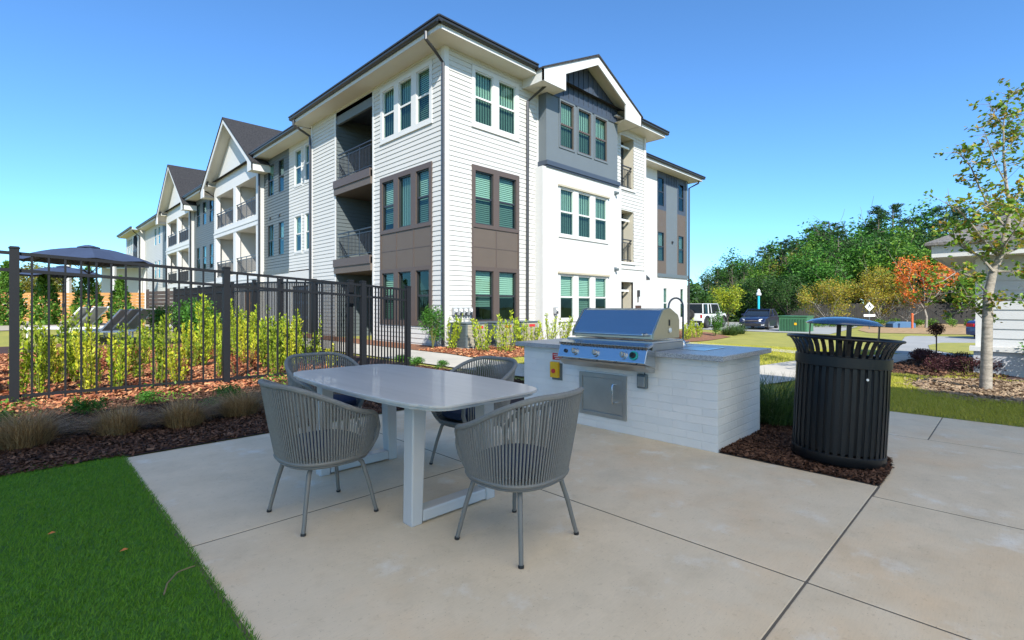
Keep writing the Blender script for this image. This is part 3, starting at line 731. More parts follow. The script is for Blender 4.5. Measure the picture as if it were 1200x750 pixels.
# eaves of the left wing
for (y0, y1, xf) in ((10.0, 17.0, .5), (25.2, 32.6, .5), (40.2, 52.2, .5), (51.8, 61.7, .0)):
    mb = MB(); mb.box(xf-.65, xf+.05, y0, y1, 9.19, 9.22); mb.build('eave_soffit', M['soffit'], BLD)
    mb = MB(); mb.box(xf-.69, xf-.65, y0, y1, 9.18, 9.38); mb.build('eave_fascia', M['white_trim'], BLD)
    gutter_run('gutter', (xf-.69, y0), (xf-.69, y1), 9.26, BLD, (-1,0,0))
downspout([(-.25,16.7,9.26),(-.2,16.7,9.0),(.2,16.82,8.6),(.2,16.82,.2)], BLD)
downspout([(-.25,26.0,9.26),(-.2,26.0,9.0),(.4,25.9,8.6),(.4,25.9,.2)], BLD)
downspout([(-.25,31.8,9.26),(-.2,31.8,9.0),(.2,31.9,8.6),(.2,31.9,.2)], BLD)
downspout([(-.6,52.2,9.26),(-.5,52.2,9.0),(.0,52.4,8.6),(.0,52.4,.2)], BLD)
for y in (14.6, 15.9):
    for z in (6.0,):
        b = MB(); FX.box(b, y-.06, y+.06, z-.05, z+.06, .0, .08); b.build('vent_cap', M['gutter'], BLD)
b = MB(); b.box(2.7, 12, 9.4, 61, -.1, 9.15); b.build('inner_wall', M['dark'], BLD)

# ------------------------------------------------------------------ added fabric canopy out of view, shading the patio and passing warm light
EH = 6.5; cx1 = .8-LX*EH; cy1 = -4.0-LY*EH       # its shadow corner falls at (.8, -4)
CB = empty('added_shade_canopy', (-9.5, -15.5, 0), 'added unseen cream fabric canopy that shades the near patio and warms its light', 'canopy')
fab = mat('added_canopy_fabric', (1.0,.87,.66), .8, trans=.95)  # translucent cream, chosen to warm the light in the patio shade
def cl(x, y, z): return (x-CB.location.x, y-CB.location.y, z)
m_ = MB(); X0, X1, Y0, Y1 = -22., cx1, -26., cy1; nx_, ny_ = 12, 10
for j in range(ny_+1):
    for i in range(nx_+1): m_.v.append(cl(X0+(X1-X0)*i/nx_, Y0+(Y1-Y0)*j/ny_, EH+.35*math.sin(math.pi*j/ny_)))
for j in range(ny_):
    for i in range(nx_): a_ = j*(nx_+1)+i; m_.f.append((a_, a_+1, a_+nx_+2, a_+nx_+1))
m_.build('fabric', fab, CB, smooth='all', recalc=False)
m_ = MB(); m_.tube([cl(X0,Y0,EH), cl(X1,Y0,EH), cl(X1,Y1,EH), cl(X0,Y1,EH)], .06, 8, closed=True); m_.build('edge_beam', M['gutter'], CB)
for x in (X0+.5, (X0+X1)/2, X1-.3):
    m_ = MB(); m_.tube([cl(x,Y0+.4,-.1), cl(x,Y0+.4,EH-.1)], .12, 12); m_.tube([cl(x,Y0+.4,3.2), cl(x,Y1-.2,EH-.08)], .07, 8); m_.build('mast', M['gutter'], CB)  # masts made up to carry the added canopy

# ------------------------------------------------------------------ black fences
def fence(name, pts, label, post_w=.10, group=None, npk=14, pick_w=.024, rails=(.04,.27), zlow=.10, spacing=None, posts=None):
    """pts: list of (x, y, base z, top z) at posts"""
    o = empty(name, (pts[0][0], pts[0][1], pts[0][2]), label, 'fence', group); ox, oy, oz = o.location
    for (x, y, b, t) in pts:
        m_ = MB(); w = post_w/2; m_.box(x-w-ox, x+w-ox, y-w-oy, y+w-oy, b-.05-oz, t-oz)
        p_ = m_.build('post', M['fence_black'], o)
        m_ = MB(); w = post_w/2+.008; m_.box(x-w-ox, x+w-ox, y-w-oy, y+w-oy, t-oz+.001, t+.018-oz); m_.box(x-w+.012-ox, x+w-.012-ox, y-w+.012-oy, y+w-.012-oy, t+.018-oz, t+.03-oz)
        m_.build('post_cap', M['fence_black'], p_)
    for i in range(len(pts)-1):
        a, c = Vector(pts[i][:2]), Vector(pts[i+1][:2]); dv = c-a; L_ = dv.length; u = dv/L_; nrm = Vector((-u.y, u.x))
        zb = lambda s: pts[i][2]+(pts[i+1][2]-pts[i][2])*s/L_; zt = lambda s: pts[i][3]+(pts[i+1][3]-pts[i][3])*s/L_
        m_ = MB()
        def bar(s0, s1, f0, f1, w):
            P = [(s0, f0), (s1, f0), (s1, f1), (s0, f1)]
            pp = [Vector((*(a+u*s-nrm*w), 0)) for s, _ in P]
            zs = [f(s) for (s, f) in P]
            m_.prism([(p.x-ox, p.y-oy, z-oz) for p, z in zip(pp, zs)], (nrm.x*2*w, nrm.y*2*w, 0))
        for r in rails: bar(post_w/2, L_-post_w/2, lambda s: zt(s)-r-.045, lambda s: zt(s)-r, .017)
        bar(post_w/2, L_-post_w/2, lambda s: zb(s)+zlow, lambda s: zb(s)+zlow+.04, .017)
        n = npk if not spacing else round(L_/spacing)-1
        for k in range(1, n+1):
            s = L_*k/(n+1)
            bar(s-pick_w/2, s+pick_w/2, lambda s: zb(s)+.05, lambda s: zt(s)-rails[0]-.004, pick_w/2)
        m_.build('picket_panel', M['fence_black'], o)
    return o
def ft(x): return 2.11-(x+9.19)*.0585, -.0-(x+9.19)*.012
fp = [(-11.8, -2.57, .02, 2.24), (-9.19,-2.57,0,2.12), (-6.61,-2.57,-.03,1.985), (-4.06,-2.57,-.05,1.835), (-2.97,-2.57,-.06,1.755)]
fence('metal_fence', fp, 'long black metal picket fence from the left edge to behind the dining table')
f2 = [(-4.2,-2.30,-.03,1.86), (-4.1,-.27,0,1.96), (-4.1,1.84,.02,2.04), (-4.1,3.95,.04,2.09), (-4.1,6.11,.06,2.10), (-4.1,8.2,.08,2.10), (-4.1,10.3,.1,2.10), (-4.1,12.4,.12,2.12), (-4.1,14.5,.14,2.14)]
fence('metal_fence', f2, 'black metal picket fence going back towards the apartment wing, behind the yellow green shrubs', npk=17)

# ------------------------------------------------------------------ dining table
tab_m = mat('table_lacquer', (.50, .50, .49), .28, spec=.6, var=.05, vscale=2, coat=.3)
tabtop_m = mat('table_top', (.52, .50, .47), .38, spec=.6, var=.14, vscale=1.2, stretch=(9, .8, 1), coat=.2)
TC = (-7.13, -8.90)
T = empty('dining_table', (*TC, 0), 'grey outdoor dining table with boat shaped top on pale sled legs', 'table')
def boat(hw, he, hl, n=22, rc=.16):
    """outline half: long sides bulge from he at the ends to hw at the middle, rounded corners"""
    pts = []
    def side(t): return he+(hw-he)*(1-(t/hl)**2)
    k = 6
    for (sx, sy) in ((1,-1),(1,1),(-1,1),(-1,-1)):
        arc = []
        cx_, cy_ = he-rc, hl-rc
        for i in range(k+1):
            q = math.pi/2*i/k
            arc.append((cx_+rc*math.cos(q), cy_+rc*math.sin(q)))
        if (sx, sy) == (1,-1): pts += [(x, -y) for x, y in arc[::-1]]
        if (sx, sy) == (1,1):
            pts += [(side(t), t) for t in np.linspace(-hl+rc*1.3, hl-rc*1.3, 12)]; pts += [(x, y) for x, y in arc]
        if (sx, sy) == (-1,1): pts += [(-x, y) for x, y in arc[::-1]]
        if (sx, sy) == (-1,-1):
            pts += [(-side(t), t) for t in np.linspace(hl-rc*1.3, -hl+rc*1.3, 12)]; pts += [(-x, -y) for x, y in arc]
    return pts
bo = boat(.53, .455, 1.03)
m_ = MB(); m_.prism([(x, y, .782) for x, y in bo], (0, 0, .018)); m_.build('table_top', tabtop_m, T, bevel=.004)
bo2 = boat(.515, .44, 1.01)
m_ = MB(); m_.prism([(x, y, .762) for x, y in bo2], (0, 0, .0195)); m_.build('top_rim', tab_m, T, bevel=.006)
for sy, y in ((-1, -.59), (1, .68)):
    m_ = MB(); w0, w1 = .045, .045
    for sx in (-1, 1):
        # tapered upright, slightly splayed
        a = [(sx*.345, .0), (sx*.265, .0), (sx*.235, .76), (sx*.335, .76)]
        m_.prism([(px, y-.05, pz) for px, pz in a], (0, .10, 0))
    m_.prism([(-.262, y-.05, .012), (.262, y-.05, .012), (.258, y-.05, .085), (-.258, y-.05, .085)], (0, .10, 0))
    m_.prism([(-.236, y-.048, .70), (.236, y-.048, .70), (.236, y-.048, .76), (-.236, y-.048, .76)], (0, .096, 0))
    lg = m_.build('leg_frame', tab_m, T, bevel=.008)
    for sx in (-1, 1):
        m_ = MB(); m_.lathe([(0,0),(.016,0),(.016,.012),(0,.012)], 12, (sx*.305, y, -.0005)); m_.build('foot_glide', M['black'], lg)
# ------------------------------------------------------------------ rope chairs
rope_m = mat('grey_rope', (.21, .208, .195), .8, bump=.5, bscale=350, var=.15, vscale=60)
frame_m = mat('taupe_frame', (.155, .150, .135), .45)
cush_m = mat('navy_cushion', (.012, .022, .060), .85, bump=.3, bscale=300)
def chair(label):
    c = empty('dining_chair', (0,0,0), label, 'chair', 'rope dining chairs round the table')
    # opening faces +y ; back at -y
    N_ = 84; A = R(142)
    def ring(phi, r, zz):   # phi 0 = back (-y)
        sup = 1.0/(abs(math.cos(phi))**2.6+abs(math.sin(phi))**2.6)**(1/2.6)
        return Vector((r*1.0*math.sin(phi)*sup, -r*.96*math.cos(phi)*sup, zz))
    def top(phi):
        a = abs(phi)/A; z = .872-.205*sst(.18, .92, a)
        rr = .335-.005*a
        if a > .84: z -= .085*((a-.84)/.16)**2
        p = ring(phi, rr, float(z)); p.y -= .035*(1-a); return p
    def bot(phi):
        a = abs(phi)/A; p = ring(phi, .275, .395+.022*math.cos(phi)*0); return p
    ph = np.linspace(-A, A, N_)
    tp = [top(p) for p in ph]; bp = [bot(p) for p in ph]
    # top tube with the arm fronts coming down to the seat ring
    q0, q1 = bp[0], tp[0]
    e0 = [q0+Vector((.0,.0,0)), q0+Vector((-.005,.022,.03)), q0.lerp(q1, .45)+Vector((0,.030,0)), q0.lerp(q1, .8)+Vector((0,.022,0)), q1]
    e1 = [q.copy() for q in e0]; 
    for q in e1: q.x = -q.x
    m_ = MB(); m_.tube(e0+tp[2:-2]+e1[::-1], .0165, 8); m_.build('top_rail', rope_m, c, smooth=True)
    m_ = MB(); m_.tube([ring(p, .275, .395) for p in np.linspace(-math.pi, math.pi, 48, endpoint=False)], .014, 8, closed=True)
    m_.tube([ring(p, .265, .372) for p in np.linspace(-math.pi, math.pi, 48, endpoint=False)], .009, 6, closed=True)
    m_.build('seat_ring', frame_m, c, smooth=True)
    m_ = MB()
    for i in range(1, N_-1):
        for dphi, rr in ((0., 1),):
            a = top(ph[i]+dphi); b = bot(ph[i]+dphi)
            mid = a.lerp(b, .5)+Vector((a.x, a.y, 0)).normalized()*.004
            m_.tube([a, mid, b+Vector((0,0,-.012))], .0064, 5, cap=False)
    m_.build('rope_weave', rope_m, c, smooth=True)
    # seat and cushion
    m_ = MB(); m_.poly([ring(p, .268, .400) for p in np.linspace(-math.pi, math.pi, 40, endpoint=False)]); m_.poly([ring(p, .268, .385) for p in np.linspace(-math.pi, math.pi, 40, endpoint=False)]); m_.build('seat', frame_m, c)
    pr = [(.0,.415),(.215,.412),(.238,.425),(.243,.45),(.235,.475),(.20,.487),(.0,.492)]
    m_ = MB(); sg = 40
    for (r, z) in pr:
        for j in range(sg): m_.v.append(tuple(ring(2*math.pi*j/sg, r, z)))
    for i in range(len(pr)-1):
        for j in range(sg): m_.f.append((i*sg+j, i*sg+(j+1) % sg, (i+1)*sg+(j+1) % sg, (i+1)*sg+j))
    m_.build('cushion', cush_m, c, smooth=True)
    for sx in (-1, 1):
        for sy in (-1, 1):
            fx, fy = sx*.245, sy*.235+.0
            pth = [(fx*1.03, fy*1.03, .008), (fx*.88, fy*.88, .20), (fx*.76, fy*.76, .325), (fx*.68, fy*.68, .352), (fx*.55, fy*.55, .366), (fx*.3, fy*.3, .368), (fx*.05, fy*.05, .362)]
            m_ = MB(); m_.tube(pth, [.0125,.0135,.0145,.0145,.0145,.0145,.0145], 10); l_ = m_.build('leg', frame_m, c, smooth=True)
            m_ = MB(); m_.tube([(fx*1.033, fy*1.033, 0), (fx*1.025, fy*1.025, .014)], .0155, 10); m_.build('foot_cap', M['black'], l_)
    return c
ch = chair('grey rope dining chair nearest the camera, its back to us')
ch.location = (-7.10, -10.07, 0); ch.rotation_euler = (0, 0, R(4))
G4 = 'rope dining chairs round the table'
dup(ch, (-7.75, -8.92, 0), R(-88), label='grey rope dining chair on the left, pulled up to the long side of the table', group=G4)
dup(ch, (-6.42, -8.86, 0), R(92), label='grey rope dining chair behind the table on the side of the grill counter', group=G4)
dup(ch, (-7.12, -7.62, 0), R(181), label='grey rope dining chair at the far end of the table, near the fence', group=G4)

# ------------------------------------------------------------------ grill counter
def brick_mat():
    m = bpy.data.materials.new('painted_brick'); m.use_nodes = True
    t = m.node_tree; N = t.nodes; L = t.links; p = N['Principled BSDF']; p.inputs['Roughness'].default_value = .55
    tc = N.new('ShaderNodeTexCoord'); sp = N.new('ShaderNodeSeparateXYZ'); L.new(tc.outputs['Object'], sp.inputs[0])
    ad = N.new('ShaderNodeMath'); L.new(sp.outputs[0], ad.inputs[0]); L.new(sp.outputs[1], ad.inputs[1])
    cb = N.new('ShaderNodeCombineXYZ'); L.new(ad.outputs[0], cb.inputs[0]); L.new(sp.outputs[2], cb.inputs[1])
    br = N.new('ShaderNodeTexBrick'); L.new(cb.outputs[0], br.inputs[0]); br.inputs['Scale'].default_value = 1
    br.inputs['Brick Width'].default_value = .30; br.inputs['Row Height'].default_value = .078; br.inputs['Mortar Size'].default_value = .005; br.inputs['Mortar Smooth'].default_value = .6
    br.inputs['Color1'].default_value = (.82,.80,.75,1); br.inputs['Color2'].default_value = (.75,.745,.71,1); br.inputs['Mortar'].default_value = (.78,.77,.73,1)
    n = N.new('ShaderNodeTexNoise'); n.inputs['Scale'].default_value = 28; n.inputs['Detail'].default_value = 5; L.new(tc.outputs['Object'], n.inputs[0])
    mu = N.new('ShaderNodeMath'); mu.operation = 'MULTIPLY_ADD'; mu.inputs[1].default_value = -.24; L.new(br.outputs['Fac'], mu.inputs[0])
    m2 = N.new('ShaderNodeMath'); m2.operation = 'MULTIPLY'; m2.inputs[1].default_value = .35; L.new(n.outputs[0], m2.inputs[0]); L.new(m2.outputs[0], mu.inputs[2])
    b = N.new('ShaderNodeBump'); b.inputs['Strength'].default_value = .85; b.inputs['Distance'].default_value = .012; L.new(mu.outputs[0], b.inputs['Height'])
    L.new(b.outputs[0], p.inputs['Normal'])
    n3 = N.new('ShaderNodeTexNoise'); n3.inputs['Scale'].default_value = 2.2; n3.inputs['Detail'].default_value = 6; L.new(tc.outputs['Object'], n3.inputs[0])
    mx = N.new('ShaderNodeMixRGB'); mx.blend_type = 'MULTIPLY'; mx.inputs[0].default_value = .25; L.new(br.outputs['Color'], mx.inputs[1]); L.new(n3.outputs[0], mx.inputs[2]); L.new(mx.outputs[0], p.inputs['Base Color'])
    return m
steel = mat('brushed_steel', (.56, .58, .60), .24, metal=1., bump=.03, bscale=60, stretch=(1, 1, 30), var=.08, vscale=3)
steel2 = mat('satin_steel', (.50, .49, .46), .38, metal=1., var=.12, vscale=5, bump=.05, bscale=50)
granite = mat('speckled_granite', (.27, .28, .30), .35, col2=(.16, .17, .18), vscale=60, fine=(110, (.62, .62, .62), .55), spec=.5)
KX, KY = -4.62, -10.20
K = empty('grill_counter', (KX, KY, 0), 'white painted brick grill counter with a speckled grey granite top', 'counter')
m_ = MB(); m_.box(0, 1.07, 0, 2.45, -.03, .845); m_.build('brick_base', brick_mat(), K)
m_ = MB(); m_.box(-.09, 1.17, -.085, 2.52, .845, .895); m_.build('counter_top', granite, K, bevel=.006)
# access door
m_ = MB()
f_ = Fac('L', 0)
for (a, b_, z0, z1) in cells(.955, 1.57, .135, .605, [(1.00, 1.525, .18, .56)]): f_.box(m_, a, b_, z0, z1, -.0, .018)
dr = m_.build('door_frame', steel2, K, bevel=.003)
m_ = MB(); f_.box(m_, 1.004, 1.521, .184, .556, .0, .012); dd = m_.build('door', steel2, K, bevel=.002)
m_ = MB(); m_.tube([f_.p(1.10,.50,.012), f_.p(1.10,.505,.05), f_.p(1.10,.48,.06), f_.p(1.10,.33,.06), f_.p(1.10,.305,.05), f_.p(1.10,.31,.012)], .010, 8); m_.build('handle', steel, dd, smooth=True)
# emergency shut off box, instruction plate and outlet on the brick
S1 = empty('gas_shutoff', (KX, -8.285, .6), 'yellow gas shut off box on a grey plate fixed to the white brick', 'control box')
m_ = MB(); m_.box(-.012, 0, -.085, .065, -.13, .07); m_.build('back_plate', M['cond'], S1)
m_ = MB(); m_.box(-.06, -.013, -.055, .06, -.10, .085); m_.build('cover', M['yellow'], S1, bevel=.006)
m_ = MB(); m_.tube([(-.061, 0, -.02), (-.075, 0, -.02)], .026, 14); m_.build('button', M['red'], S1)
m_ = MB(); m_.box(-.006, 0, -.072, .068, -.04, .038); S2 = m_.build('warning_sign', M['red']); S2.location = (KX-.001, -8.29, .745); tag(S2, 'small red warning plate with white lines above the yellow box', 'sign')
for i in range(3):
    m_ = MB(); m_.box(-.0085, -.0062, -.055, .05-.012*i, .016-i*.022, .023-i*.022); m_.build('lettering', M['offwhite'], S2)
S3 = empty('outlet_box', (KX, -9.44, .58), 'grey weatherproof outlet box with a cable below the grill control panel', 'outlet box')
m_ = MB(); m_.box(-.045, 0, -.055, .055, -.075, .07); m_.build('box_body', M['cond'], S3, bevel=.008)
m_ = MB(); m_.box(-.058, -.046, -.04, .04, -.055, .05); m_.build('cover', steel2, S3, bevel=.005)
m_ = MB(); m_.tube([(-.03,-.03,.07), (-.05,-.045,.16), (-.10,-.04,.24), (-.09,-.03,.30)], .006, 6); m_.build('cable', M['black'], S3, smooth=True)

# ------------------------------------------------------------------ gas grill
GX, GY = -4.72, -9.60          # right front corner of the body
Gr = empty('gas_grill', (GX, GY, .895), 'built in stainless steel gas grill with a closed hood and control knobs', 'grill')
LW = 1.02
# side profile in x (depth) and z
hood = [(.02,.115),(.02,.17),(.21,.405),(.30,.425),(.36,.42),(.52,.35),(.55,.30),(.55,.115)]
m_ = MB(); m_.prism([(x, .018, z) for x, z in hood], (0, LW-.036, 0)); hd = m_.build('hood', steel, Gr, bevel=.006)
side = mat('hood_side_steel', (.50, .46, .34), .34, metal=1., var=.08, vscale=4)
for y in (0, LW-.017):
    m_ = MB(); m_.prism([(x-.006 if i < 3 else x+.004, y, z+(.006 if 1 < i < 6 else 0)) for i, (x, z) in enumerate(hood)], (0, .017, 0)); m_.build('hood_end', side, hd, bevel=.003)
m_ = MB(); m_.tube([(-.03,.09,.165), (-.045,.09,.16), (-.045,LW-.09,.16), (-.03,LW-.09,.165)], .014, 10)
for y in (.09, LW-.09): m_.tube([(.02,y,.165), (-.045,y,.16)], .019, 10)
m_.build('handle', steel, hd, smooth=True)
m_ = MB(); m_.tube([(.34,-.001,.20), (.34,-.012,.20)], .026, 16); m_.tube([(.34,-.012,.20),(.34,-.016,.20)], .018, 12); m_.build('temperature_gauge', M['offwhite'], hd)
m_ = MB(); m_.box(.325,.345,-.006,-.0005,.245,.31); m_.build('vent_slot', M['black'], hd)
m_ = MB(); m_.box(-.02, .62, -.012, LW+.012, .002, .075); m_.build('body', steel2, Gr, bevel=.004)
m_ = MB(); m_.box(-.05, .60, -.02, LW+.02, .076, .098); m_.build('grate_rim', steel, Gr, bevel=.004)
# front shelf and control panel hanging in front of the counter
m_ = MB(); m_.prism([(-.17,-.04,.055),(-.05,-.04,.085),(-.05,-.04,.055),(-.16,-.04,.03)], (0, LW+.08, 0)); m_.build('front_shelf', steel, Gr, bevel=.003)
m_ = MB()
for i in range(26): m_.box(-.176,-.168, -.02+i*.041, .005+i*.041, .030, .050)
m_.build('drip_slot', M['brown'], Gr)
m_ = MB(); m_.prism([(-.155,-.03,.028),(-.125,-.03,.028),(.0,-.03,.0),(.0,-.03,-.155),(-.20,-.03,-.115),(-.205,-.03,-.10)], (0, LW+.06, 0)); pn = m_.build('control_panel', steel, Gr, bevel=.004)
m_ = MB(); m_.prism([(-.19,-.025,-.125),(.0,-.025,-.165),(.0,-.025,-.205),(-.10,-.025,-.20),(-.175,-.025,-.15)], (0, LW+.05, 0)); m_.build('lower_trim', steel2, Gr, bevel=.003)
for i, y in enumerate((.105, .225, .56, .83)):
    if i == 0 or True:
        c0 = Vector((-.182, y, -.035)); dn = Vector((-1, 0, .38)).normalized()
        m_ = MB(); m_.tube([c0, c0+dn*.010], .046, 18); kb = m_.build('knob_bezel', mat('teal_ring', (.02,.35,.30), .4) if i == 0 else steel, pn, smooth=True)
        m_ = MB(); m_.tube([c0+dn*.0101, c0+dn*.034], [.031,.027], 18); a = c0+dn*.034; m_.box(a.x-.008, a.x+.002, y-.006, y+.006, a.z-.022, a.z+.022); m_.build('knob', M['black'] if i == 0 else steel2, kb, smooth=True)
m_ = MB(); m_.tube([(-.182,.95,-.04),(-.196,.95,-.034)], .02, 12); m_.build('igniter_button', M['black'], pn)
m_ = MB()
for i in range(5): m_.tube([(-.205,.06+i*.23,-.112),(-.210,.06+i*.23,-.112)], .006, 8)
m_.build('panel_screw', M['black'], pn)
# faucet and sink
Fc = empty('faucet', (-3.80, -9.46, .895), 'tall gooseneck faucet with steel spray head rising behind the grill hood', 'faucet')
m_ = MB(); m_.lathe([(0,0),(.036,0),(.036,.012),(.028,.022),(.028,.05),(.018,.06),(0,.06)], 20); m_.build('base', steel, Fc, smooth=True)
arc = [(0,0,.05),(0,0,.44)]+[(-.062*(1-math.cos(q))*1.0, .062*(1-math.cos(q))*.9, .44+.10*math.sin(q)) for q in np.linspace(.2, math.pi-.1, 12)]
arc += [(-.13,.115,.40)]
m_ = MB(); m_.tube(arc, .0105, 10); m_.build('spout', mat('dark_steel', (.10,.11,.13), .25, metal=.8), Fc, smooth=True)
m_ = MB(); m_.tube([(-.128,.113,.41),(-.150,.130,.27)], [.017,.024], 14); m_.build('spray_head', steel, Fc, smooth=True)
m_ = MB(); m_.tube([(0,-.02,.035),(0,-.075,.045)], .008, 8); m_.build('lever', steel, Fc, smooth=True)
Sk = empty('sink', (-4.05, -9.75, .895), 'shallow stainless steel sink set into the granite top', 'sink')
m_ = MB()
for (a0,a1,b0_,b1_) in cells(-.25,.25,-.19,.19,[(-.22,.22,-.16,.16)]): m_.box(a0,a1,b0_,b1_,.0005,.006)
m_.build('rim', steel, Sk)
m_ = MB(); m_.box(-.219,.219,-.159,.159,.0004,.0025); m_.build('basin', mat('basin_steel', (.50,.51,.52), .34, metal=1.), Sk)

# ------------------------------------------------------------------ trash can
Cn = empty('trash_can', (-4.08, -11.02, .03), 'black slatted steel trash can with flared rim and blue domed lid', 'trash can')
tilt = Matrix.Rotation(R(3.0), 4, Vector((.7047, .7095, 0)))
gloss = mat('gloss_black', (.005, .0055, .0065), .38, spec=.35)
def tl(mb): return mb.xf(tilt)
m_ = MB(); m_.lathe([(.30,0),(.345,0),(.35,.01),(.35,.075),(.342,.082),(.30,.082)], 48); tl(m_).build('base_ring', gloss, Cn, smooth=True)
m_ = MB(); m_.lathe([(.352,.80),(.358,.805),(.358,.885),(.352,.89),(.340,.885),(.340,.805),(.352,.80)], 48); tl(m_).build('band', gloss, Cn, smooth=True)
m_ = MB(); m_.tube([(.425*math.cos(q), .425*math.sin(q), 1.035) for q in np.linspace(0, 2*math.pi, 48, endpoint=False)], .011, 8, closed=True)
tl(m_).build('rim', gloss, Cn, smooth=True)
for k in range(40):
    q = 2*math.pi*k/40; m_ = MB(); prof = [(.343,.06),(.346,.45),(.343,.80),(.345,.90),(.362,.955),(.392,1.005),(.425,1.035)]
    w_ = .0155
    pts = []
    for (r, z) in prof:
        for dx, dr in ((-w_,-.003),(w_,-.003),(w_,.003),(-w_,.003)):
            a = (r+dr); pts.append((a*math.cos(q)-dx*math.sin(q), a*math.sin(q)+dx*math.cos(q), z))
    m_.v = pts
    for i in range(len(prof)-1):
        for j in range(4): m_.f.append((i*4+j, i*4+(j+1)%4, (i+1)*4+(j+1)%4, (i+1)*4+j))
    m_.f += [(0,1,2,3), tuple(range(len(pts)-4, len(pts)))]
    tl(m_).build('slat', gloss, Cn)
m_ = MB(); m_.lathe([(.0,.09),(.31,.09),(.315,.78),(.30,.80),(.29,.78),(.285,.12),(0,.12)], 36); tl(m_).build('liner', mat('liner_black', (.012,.012,.012), .6), Cn, smooth=True)
m_ = MB(); m_.lathe([(0,1.222),(.08,1.220),(.17,1.208),(.245,1.188),(.285,1.165),(.290,1.155),(.280,1.150),(.20,1.168),(0,1.18)], 40); lid = tl(m_).build('lid', mat('blue_black_lid', (.02,.05,.11), .22, spec=.8, coat=.6), Cn, smooth='all')
for q in (R(20), R(110), R(200), R(290)):
    m_ = MB(); m_.box(-.018,.018,-.004,.004,.80,1.165); m_.xf(Matrix.Translation((.255*math.cos(q), .255*math.sin(q), 0)) @ Matrix.Rotation(q+math.pi/2, 4, 'Z')); tl(m_).build('lid_bracket', gloss, Cn)
m_ = MB(); q = R(222); m_.tube([(.348*math.cos(q), .348*math.sin(q), .72), (.356*math.cos(q), .356*math.sin(q), .72)], .010, 10); tl(m_).build('lock', M['offwhite'], Cn)

# ------------------------------------------------------------------ plants
def leafmat(name, cols, trans=.28, rough=.55):
    return mat(name, cols[0], rough, island=cols, trans=trans, spec=.3)
LM = dict(
 lime=leafmat('lime_leaves', [(.15,.22,.010),(.36,.44,.02),(.52,.58,.04),(.24,.36,.02),(.06,.12,.01)]),
 green=leafmat('green_leaves', [(.03,.09,.012),(.06,.18,.02),(.10,.26,.03)]),
 dark=leafmat('dark_leaves', [(.018,.050,.010),(.040,.100,.018),(.070,.150,.025)]),
 pine=leafmat('pine_needles', [(.016,.045,.012),(.034,.085,.020),(.058,.120,.028)]),
 mid=leafmat('mid_green_leaves', [(.045,.12,.012),(.10,.22,.02),(.17,.28,.025)]),
 olive=leafmat('olive_leaves', [(.09,.12,.015),(.17,.17,.02),(.24,.19,.025),(.11,.15,.02)]),
 gold=leafmat('gold_leaves', [(.20,.20,.02),(.38,.32,.03),(.50,.31,.04),(.28,.30,.03),(.16,.21,.02)]),
 redl=leafmat('red_leaves', [(.62,.09,.02),(.78,.17,.03),(.70,.33,.04),(.66,.10,.04)]),
 yellow=leafmat('yellow_leaves', [(.20,.30,.02),(.33,.40,.02),(.40,.38,.02),(.14,.22,.02)]),
 purple=leafmat('purple_leaves', [(.045,.014,.020),(.090,.028,.032),(.060,.030,.022)]),
 coral=leafmat('coral_leaves', [(.45,.09,.05),(.32,.07,.03),(.50,.16,.08)]),
 brown=leafmat('brown_leaves', [(.12,.05,.03),(.20,.09,.05),(.09,.04,.03)]),
 autumn=leafmat('autumn_green_leaves', [(.10,.20,.015),(.17,.29,.02),(.26,.31,.02),(.34,.18,.03),(.11,.22,.02),(.08,.17,.02),(.16,.27,.02)]),
 straw=leafmat('straw_blades', [(.26,.15,.055),(.38,.22,.085),(.55,.38,.19),(.16,.09,.035)], .15),
 blade=leafmat('green_blades', [(.03,.07,.02),(.07,.13,.03),(.12,.18,.05)], .2),
 arb=leafmat('arborvitae_leaves', [(.05,.13,.015),(.09,.20,.02),(.14,.27,.03)]),
)
bark = mat('bark', (.17,.135,.10), .9, var=.5, vscale=14, bump=.8, bscale=30)
pale_bark = mat('pale_bark', (.33,.29,.235), .85, col2=(.17,.15,.12), vscale=9, bump=.7, bscale=35, stretch=(1,1,3))
stemm = mat('green_stem', (.12,.12,.03), .8)
def leaves(P, size, up=.0, spread=1., aspect=.45, seed=0, r=None, dirs=None):
    """one pointed quad leaf per point"""
    g_ = np.random.default_rng(seed); n = len(P)
    D = g_.normal(size=(n,3)); D[:,2] = D[:,2]*.6+up
    if dirs is not None: D = D*.5+dirs
    D /= np.linalg.norm(D, axis=1)[:,None]+1e-9
    Q = g_.normal(size=(n,3)); W = np.cross(D, Q); W /= np.linalg.norm(W, axis=1)[:,None]+1e-9
    S = (size*(.6+.8*g_.random(n)))[:,None]
    tip = P+D*S; mid = P+D*S*.5; a = mid+W*S*aspect/2; b = mid-W*S*aspect/2
    return np.stack([P, a, tip, b], axis=1).reshape(-1,3)
def ellip(n, c, rad, seed, shell=.35, lumps=0, zpow=1.):
    g_ = np.random.default_rng(seed); U = g_.normal(size=(n,3)); U /= np.linalg.norm(U,axis=1)[:,None]
    rr = (shell+(1-shell)*g_.random(n))[:,None]
    return np.array(c)+U*rr*np.array(rad)
